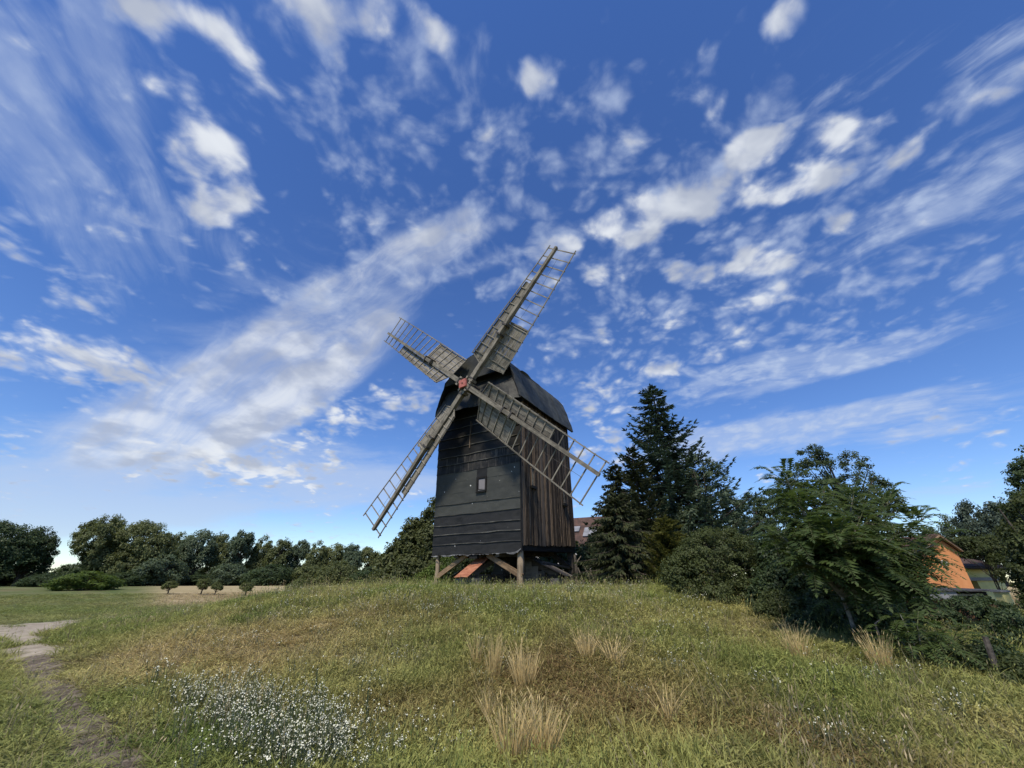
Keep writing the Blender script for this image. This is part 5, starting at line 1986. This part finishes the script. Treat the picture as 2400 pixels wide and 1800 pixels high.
def weeds(n, h, spread, leaf, seed):
    """low broad-leaved herbs"""
    r = np.random.default_rng(seed)
    P, N, T, L, W, tn = [], [], [], [], [], []
    for i in range(n):
        a = r.random() * 6.283
        rad = spread * r.random() ** .5
        z = h * r.random()
        P.append([math.cos(a) * rad, math.sin(a) * rad, z])
        b = r.random() * 6.283
        T.append([math.cos(b), math.sin(b), r.uniform(.0, 1.0)])
        N.append([r.normal() * .4, r.normal() * .4, 1])
        L.append(leaf * r.uniform(.6, 1.3))
        W.append(leaf * r.uniform(.22, .4))
        tn.append(.25 + .5 * z / h + r.normal() * .1)
    P, N, T, L, W = map(np.array, (P, N, T, L, W))
    T /= np.linalg.norm(T, axis=1, keepdims=True)
    N = N - T * (N * T).sum(1, keepdims=True)
    N /= np.linalg.norm(N, axis=1, keepdims=True)
    V, F, t = leaf_quads(P, N, T, L, W, np.clip(np.array(tn), 0, 1))
    return mesh_np('weed', V, F, {'tone': ('FLOAT', t)})


def flower(n, h, spread, head, seed):
    """branched stems (tint) topped with small white flower clusters"""
    r = np.random.default_rng(seed)
    V, F, mats, tone = [], [], [], []
    for i in range(n):
        a = r.random() * 6.283
        rad = spread * r.random() ** .5
        p = np.array([math.cos(a) * rad, math.sin(a) * rad, -.02])
        hh = h * r.uniform(.6, 1.15)
        q = p + np.array([r.normal() * .25 * hh, r.normal() * .25 * hh, hh])
        s = np.array([.0035, 0, 0]) if i % 2 else np.array([0, .0035, 0])
        b = len(V)
        V += [p - s, p + s, q + s, q - s]
        F.append([b, b + 1, b + 2, b + 3]); mats.append(0); tone += [.4] * 4
        for k in range(3):
            t = r.uniform(.2, .85)
            c = p + (q - p) * t
            dd = rand_dirs(1, r)[0] * np.array([1, 1, .4])
            e = c + dd * .035
            b = len(V)
            sd = np.cross(dd, [0, 0, 1]) * .007
            V += [c, c + dd * .02 + sd, e, c + dd * .02 - sd]
            F.append([b, b + 1, b + 2, b + 3]); mats.append(0); tone += [.5] * 4
        for k in range(4):
            c = q + r.normal(size=3) * head * .7
            dd = rand_dirs(1, r)[0]
            dd[2] = abs(dd[2]) + .6
            dd /= np.linalg.norm(dd)
            u = np.cross(dd, [.3, .9, .1]); u /= np.linalg.norm(u)
            v = np.cross(dd, u)
            k_ = head * r.uniform(.45, .8)
            b = len(V)
            V += [c + u * k_, c + v * k_ + dd * .003, c - u * k_, c - v * k_ + dd * .003]
            F.append([b, b + 1, b + 2, b + 3]); mats.append(1); tone += [.9] * 4
    me = mesh_np('flower', np.array(V), np.array(F), {'tone': ('FLOAT', tone)})
    me.materials.append(M['grass'])
    me.materials.append(M['petal'])
    me.polygons.foreach_set('material_index', np.array(mats, np.int32))
    return me


def scatter(name, label, cat, meshes, P, kind, rot, scl, tint):
    """one stuff object: tufts instanced on points by geometry nodes"""
    src = bpy.data.collections.new(name + '_source')
    for i, me in enumerate(meshes):
        o = bpy.data.objects.new('%s_source_%02d' % (name, i), me)
        if not me.materials:
            me.materials.append(M['grass'])
        src.objects.link(o)
    n = len(P)
    me = bpy.data.meshes.new(name)
    me.vertices.add(n)
    me.vertices.foreach_set('co', np.asarray(P, np.float32).ravel())
    for nm, typ, key, data in (('rot', 'FLOAT_VECTOR', 'vector', rot), ('scl', 'FLOAT_VECTOR', 'vector', scl), ('tint', 'FLOAT_COLOR', 'color', tint)):
        me.attributes.new(nm, typ, 'POINT').data.foreach_set(key, np.asarray(data, np.float32).ravel())
    me.attributes.new('pick', 'INT', 'POINT').data.foreach_set('value', np.asarray(kind, np.int32))
    ob = link(name, me)
    tag(ob, label, cat, kind='stuff')
    ng = bpy.data.node_groups.new(name, 'GeometryNodeTree')
    ng.interface.new_socket('Geometry', in_out='INPUT', socket_type='NodeSocketGeometry')
    ng.interface.new_socket('Geometry', in_out='OUTPUT', socket_type='NodeSocketGeometry')
    N_ = ng.nodes.new
    gi, go = N_('NodeGroupInput'), N_('NodeGroupOutput')
    iop = N_('GeometryNodeInstanceOnPoints')
    ci = N_('GeometryNodeCollectionInfo')
    ci.inputs['Collection'].default_value = src
    ci.inputs['Separate Children'].default_value = True
    ci.inputs['Reset Children'].default_value = True
    lk = ng.links.new

    def attr(nm, typ):
        a = N_('GeometryNodeInputNamedAttribute')
        a.data_type = typ
        a.inputs['Name'].default_value = nm
        return a.outputs[0]
    e2r = N_('FunctionNodeEulerToRotation')
    lk(attr('rot', 'FLOAT_VECTOR'), e2r.inputs[0])
    lk(gi.outputs[0], iop.inputs['Points'])
    lk(ci.outputs[0], iop.inputs['Instance'])
    iop.inputs['Pick Instance'].default_value = True
    lk(attr('pick', 'INT'), iop.inputs['Instance Index'])
    lk(e2r.outputs[0], iop.inputs['Rotation'])
    lk(attr('scl', 'FLOAT_VECTOR'), iop.inputs['Scale'])
    lk(iop.outputs[0], go.inputs[0])
    md = ob.modifiers.new('scatter', 'NODES')
    md.node_group = ng
    return ob


def polar_points(n, rmin, rmax, falloff, seed, az=R(62)):
    """random ground points, thinning with distance as d**-falloff beyond 6 m"""
    r = np.random.default_rng(seed)
    g_ = np.linspace(rmin, rmax, 4000)
    pdf = g_ * np.minimum(1.0, (6.0 / g_) ** falloff)
    cdf = np.cumsum(pdf)
    cdf /= cdf[-1]
    d = np.interp(r.random(n), cdf, g_)
    a = r.uniform(-az, az, n)
    return d * np.sin(a), d * np.cos(a), d, a, r


def mill_clear(x, y):
    """inside the footprint of the mill's trestle"""
    c, s = math.cos(YAW), math.sin(YAW)
    lx = (x + 2.78) * c - (y - 20.74) * s
    ly = (x + 2.78) * s + (y - 20.74) * c
    return (np.abs(lx) < 2.4) & (ly > 2.4) & (ly < 7.4)


def lerp_col(a, b, t):
    return np.asarray(a)[None, :] * (1 - t[:, None]) + np.asarray(b)[None, :] * t[:, None]


GREEN = (0.1896, 0.2233, 0.0567)
LUSH = (0.1129, 0.1698, 0.0342)
OLIVE = (0.3188, 0.3032, 0.0984)
STRAWC = (0.4968, 0.3825, 0.1785)
BROWN = (0.2152, 0.1448, 0.0648)


def tints(x, y, z, r):
    n = len(x)
    t = lerp_col(GREEN, OLIVE, np.clip(fbm(x, y, .5, 61) * 1.6 - .3 + r.normal(0, .15, n), 0, 1))
    t = t * (1 - (m_ := np.clip((fbm(x, y, .33, 67) - .55) * 5, 0, .8))[:, None]) + np.asarray(LUSH)[None, :] * m_[:, None]
    d = np.clip(z['dry'] * .9 * (r.random(n) * .8 + .3), 0, 1)
    t = t * (1 - d[:, None]) + np.asarray(STRAWC)[None, :] * d[:, None]
    b = np.clip(z['brown'] * (r.random(n) * .7 + .35), 0, 1)
    t = t * (1 - b[:, None]) + np.asarray(BROWN)[None, :] * b[:, None]
    w = np.clip(z['wheat'], 0, 1)
    t = t * (1 - w[:, None]) + np.asarray((.36, .29, .165))[None, :] * w[:, None]
    g = z['mown'] * (1 - w) * .8
    t = t * (1 - g[:, None]) + lerp_col((.145, .185, .042), (.235, .235, .085), np.clip(fbm(x, y, .3, 71) * 1.8 - .4, 0, 1)) * g[:, None]
    return t * r.uniform(.75, 1.3, n)[:, None]


def put_grass():
    # short turf and tufts
    x, y, d, a, r = polar_points(150000, 3.2, 60, 1.35, 81)
    # the same turf all round where the photographer stands
    x2, y2, d2, a2, _r = polar_points(26000, .7, 9, 1.35, 82, math.pi)
    extra = (np.abs(a2) > R(62)) | (d2 < 3.2)
    x, y, d = np.concatenate([x, x2[extra]]), np.concatenate([y, y2[extra]]), np.concatenate([d, d2[extra]])
    z = zones(x, y)
    keep = (r.random(len(x)) > np.maximum(z['sand'] * 1.35, z['trail'] * .93)) & (~mill_clear(x, y) | (r.random(len(x)) < .15)) & (r.random(len(x)) > z['mown'] * .35)
    x, y, d = x[keep], y[keep], d[keep]
    z = zones(x, y)
    n = len(x)
    P = np.stack([x, y, gz(x, y)], 1)
    hgt = (.42 + fbm(x, y, .4, 91) * .78) * (1 - .62 * z['mown']) * (1 - .45 * np.clip(z['brown'], 0, 1)) * (1 - .3 * z['dry'])
    near_trail = np.exp(-(seg_dist(x, y, TRAIL) / 1.1) ** 2)
    hgt = hgt * (1 - .5 * near_trail)
    grow = 1 + np.clip(d - 7, 0, 60) * .030
    s = r.uniform(.75, 1.3, n) * grow
    scl = np.stack([s, s, r.uniform(.75, 1.25, n) * hgt * (1 + np.clip(d - 7, 0, 30) * .008)], 1)
    rot = np.stack([r.normal(0, .14, n), r.normal(0, .14, n) - .05, r.random(n) * 6.283], 1)
    col = np.concatenate([tints(x, y, z, r), np.ones((n, 1))], 1)
    kinds = r.choice(7, n, p=[.2, .2, .18, .16, .06, .1, .1])
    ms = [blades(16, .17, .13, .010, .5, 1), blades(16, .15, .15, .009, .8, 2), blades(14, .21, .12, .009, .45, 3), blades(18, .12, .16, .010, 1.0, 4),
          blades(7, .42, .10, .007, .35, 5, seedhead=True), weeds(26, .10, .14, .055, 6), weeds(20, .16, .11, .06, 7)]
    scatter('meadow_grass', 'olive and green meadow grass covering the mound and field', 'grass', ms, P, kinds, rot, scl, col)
    # taller stems on the crest, thin and pale
    x, y, d, a, r = polar_points(10000, 4.5, 34, .6, 83)
    z = zones(x, y)
    clump = fbm(x, y, .55, 95)
    keep = (z['sand'] < .2) & (r.random(len(x)) < np.clip((clump - .42) * 4, .06, 1)) & (z['mown'] < .5) & ~mill_clear(x, y)
    x, y, d = x[keep], y[keep], d[keep]
    z = zones(x, y)
    n = len(x)
    P = np.stack([x, y, gz(x, y)], 1)
    s = r.uniform(.8, 1.3, n) * (1 + np.clip(d - 8, 0, 30) * .03)
    scl = np.stack([s, s, r.uniform(.4, .95, n)], 1)
    rot = np.stack([r.normal(0, .12, n), r.normal(0, .12, n), r.random(n) * 6.283], 1)
    t = lerp_col((.15, .145, .07), (.32, .26, .15), np.clip(fbm(x, y, .3, 97) * 2 - .5 + r.normal(0, .2, n), 0, 1)) * r.uniform(.7, 1.2, n)[:, None]
    col = np.concatenate([t, np.ones((n, 1))], 1)
    ms = [blades(6, .50, .09, .006, .30, 11, .4, True), blades(5, .62, .07, .006, .22, 12, .4, True), blades(8, .38, .10, .006, .45, 13, .6, True)]
    scatter('tall_grass', 'thin pale seeding grass stems standing above the turf', 'grass', ms, P, r.integers(0, 3, n), rot, scl, col)
    # white flowers: drift at lower left, scattered elsewhere
    pts = []
    r = np.random.default_rng(87)
    for (px, py, sx, sy, k) in ((560, 1665, 90, 28, 300), (470, 1655, 60, 25, 110), (640, 1720, 110, 40, 520), (710, 1790, 95, 28, 380), (380, 1640, 50, 25, 50), (760, 1690, 50, 40, 70),
                                (860, 1585, 18, 30, 22), (860, 1500, 200, 40, 90), (1050, 1440, 150, 18, 110), (1300, 1400, 300, 14, 330), (1500, 1430, 150, 30, 130), (1600, 1500, 60, 60, 60),
                                (700, 1430, 160, 25, 70), (1750, 1610, 120, 60, 45), (2080, 1600, 60, 18, 34), (2260, 1670, 50, 22, 26), (1980, 1750, 80, 40, 30), (990, 1760, 40, 40, 24),
                                (1050, 1420, 350, 20, 220), (1250, 1380, 80, 6, 80)):
        k = int(k * (.23 if py > 1550 else .26))
        qx, qy = r.normal(px, sx, k), r.normal(py, sy, k)
        ok = (qy > 1376) & (qy < 1840)
        pts.append(np.stack([qx[ok], qy[ok]], 1))
    pts = np.concatenate(pts)
    aa, bb = (pts[:, 0] - 1200) / FPX, (900 - pts[:, 1]) / FPX
    c_, s_ = math.cos(PITCH), math.sin(PITCH)
    dx, dy, dz = aa, c_ - bb * s_, s_ + bb * c_
    hl = np.hypot(dx, dy)
    dx, dy, dz = dx / hl, dy / hl, dz / hl
    t = np.full(len(dx), 2.5)
    live = np.ones(len(dx), bool)
    for _ in range(150):
        hit = EYE + dz * t < gz(dx * t, dy * t)
        live &= ~hit
        t = np.where(live, t + .10 + t * .008, t)
    hit = ~live & (t < 32)
    x, y = (dx * t)[hit], (dy * t)[hit]
    n = len(x)
    d = np.hypot(x, y)
    P = np.stack([x, y, gz(x, y)], 1)
    s = r.uniform(.65, 1.3, n) * (1 + np.clip(d - 8, 0, 20) * .025)
    scl = np.stack([s, s, s], 1)
    rot = np.stack([r.normal(0, .15, n), r.normal(0, .15, n), r.random(n) * 6.283], 1)
    t = lerp_col((.085, .115, .05), (.13, .15, .08), r.random(n))
    col = np.concatenate([t, np.ones((n, 1))], 1)
    ms = [flower(9, .24, .16, .010, 21), flower(6, .30, .13, .0095, 22), flower(11, .20, .19, .010, 23)]
    scatter('white_flowers', 'small white meadow flowers on thin green stems', 'flowers', ms, P, r.integers(0, 3, n), rot, scl, col)


put_grass()

# straw tussocks that stand out one by one
TUSS = [blades(170, 1.0, .17, .009, .11, 41, .6, True, .9), blades(100, 1.0, .11, .009, .10, 42, .6, True, .9), blades(55, 1.0, .08, .009, .12, 43, .6, True, .9)]
for i, (px, by, ty, kind, wd, lab) in enumerate([
        (1118, 1562, 1468, 2, .9, 'thin straw tussock farthest left of the upright three on the slope'),
        (1158, 1590, 1480, 1, .8, 'middle straw tussock between the thin one and the dense one'),
        (1228, 1610, 1508, 0, 1.0, 'densest pale straw tussock in the middle of the brown slope'),
        (1375, 1545, 1466, 1, 1.1, 'straw tussock up the slope right of the dense one'),
        (1270, 1770, 1628, 0, 1.1, 'large straw tussock nearest the camera'),
        (1200, 1790, 1640, 1, 1.3, 'loose straw tussock left of the nearest large one'),
        (1145, 1690, 1610, 2, .7, 'few single straw stems above the nearest tussocks'),
        (1440, 1560, 1490, 2, 1.4, 'faint straw tussock right of the upper one'),
        (1875, 1545, 1462, 1, 1.3, 'straw tussock at the right slope below the shrubs'),
        (2070, 1570, 1480, 0, .9, 'tawny grass tussock at the foot of the ailanthus'),
        (1570, 1700, 1600, 2, 1.2, 'spindly straw tussock on the lower right slope')]):
    g0 = ghit(px, by)
    h = at(px, ty, g0.y).z - g0.z
    root = empty('straw_tussock', g0, i * 1.1)
    root.scale = (wd * (.8 + .3 * h), wd * (.8 + .3 * h), h / 1.05)
    tag(root, lab, 'grass tussock', 'straw tussocks on the slope')
    o = bpy.data.objects.new('stems', TUSS[kind])
    if not TUSS[kind].materials:
        TUSS[kind].materials.append(M['straw'])
    COL.objects.link(o)
    o.parent = root
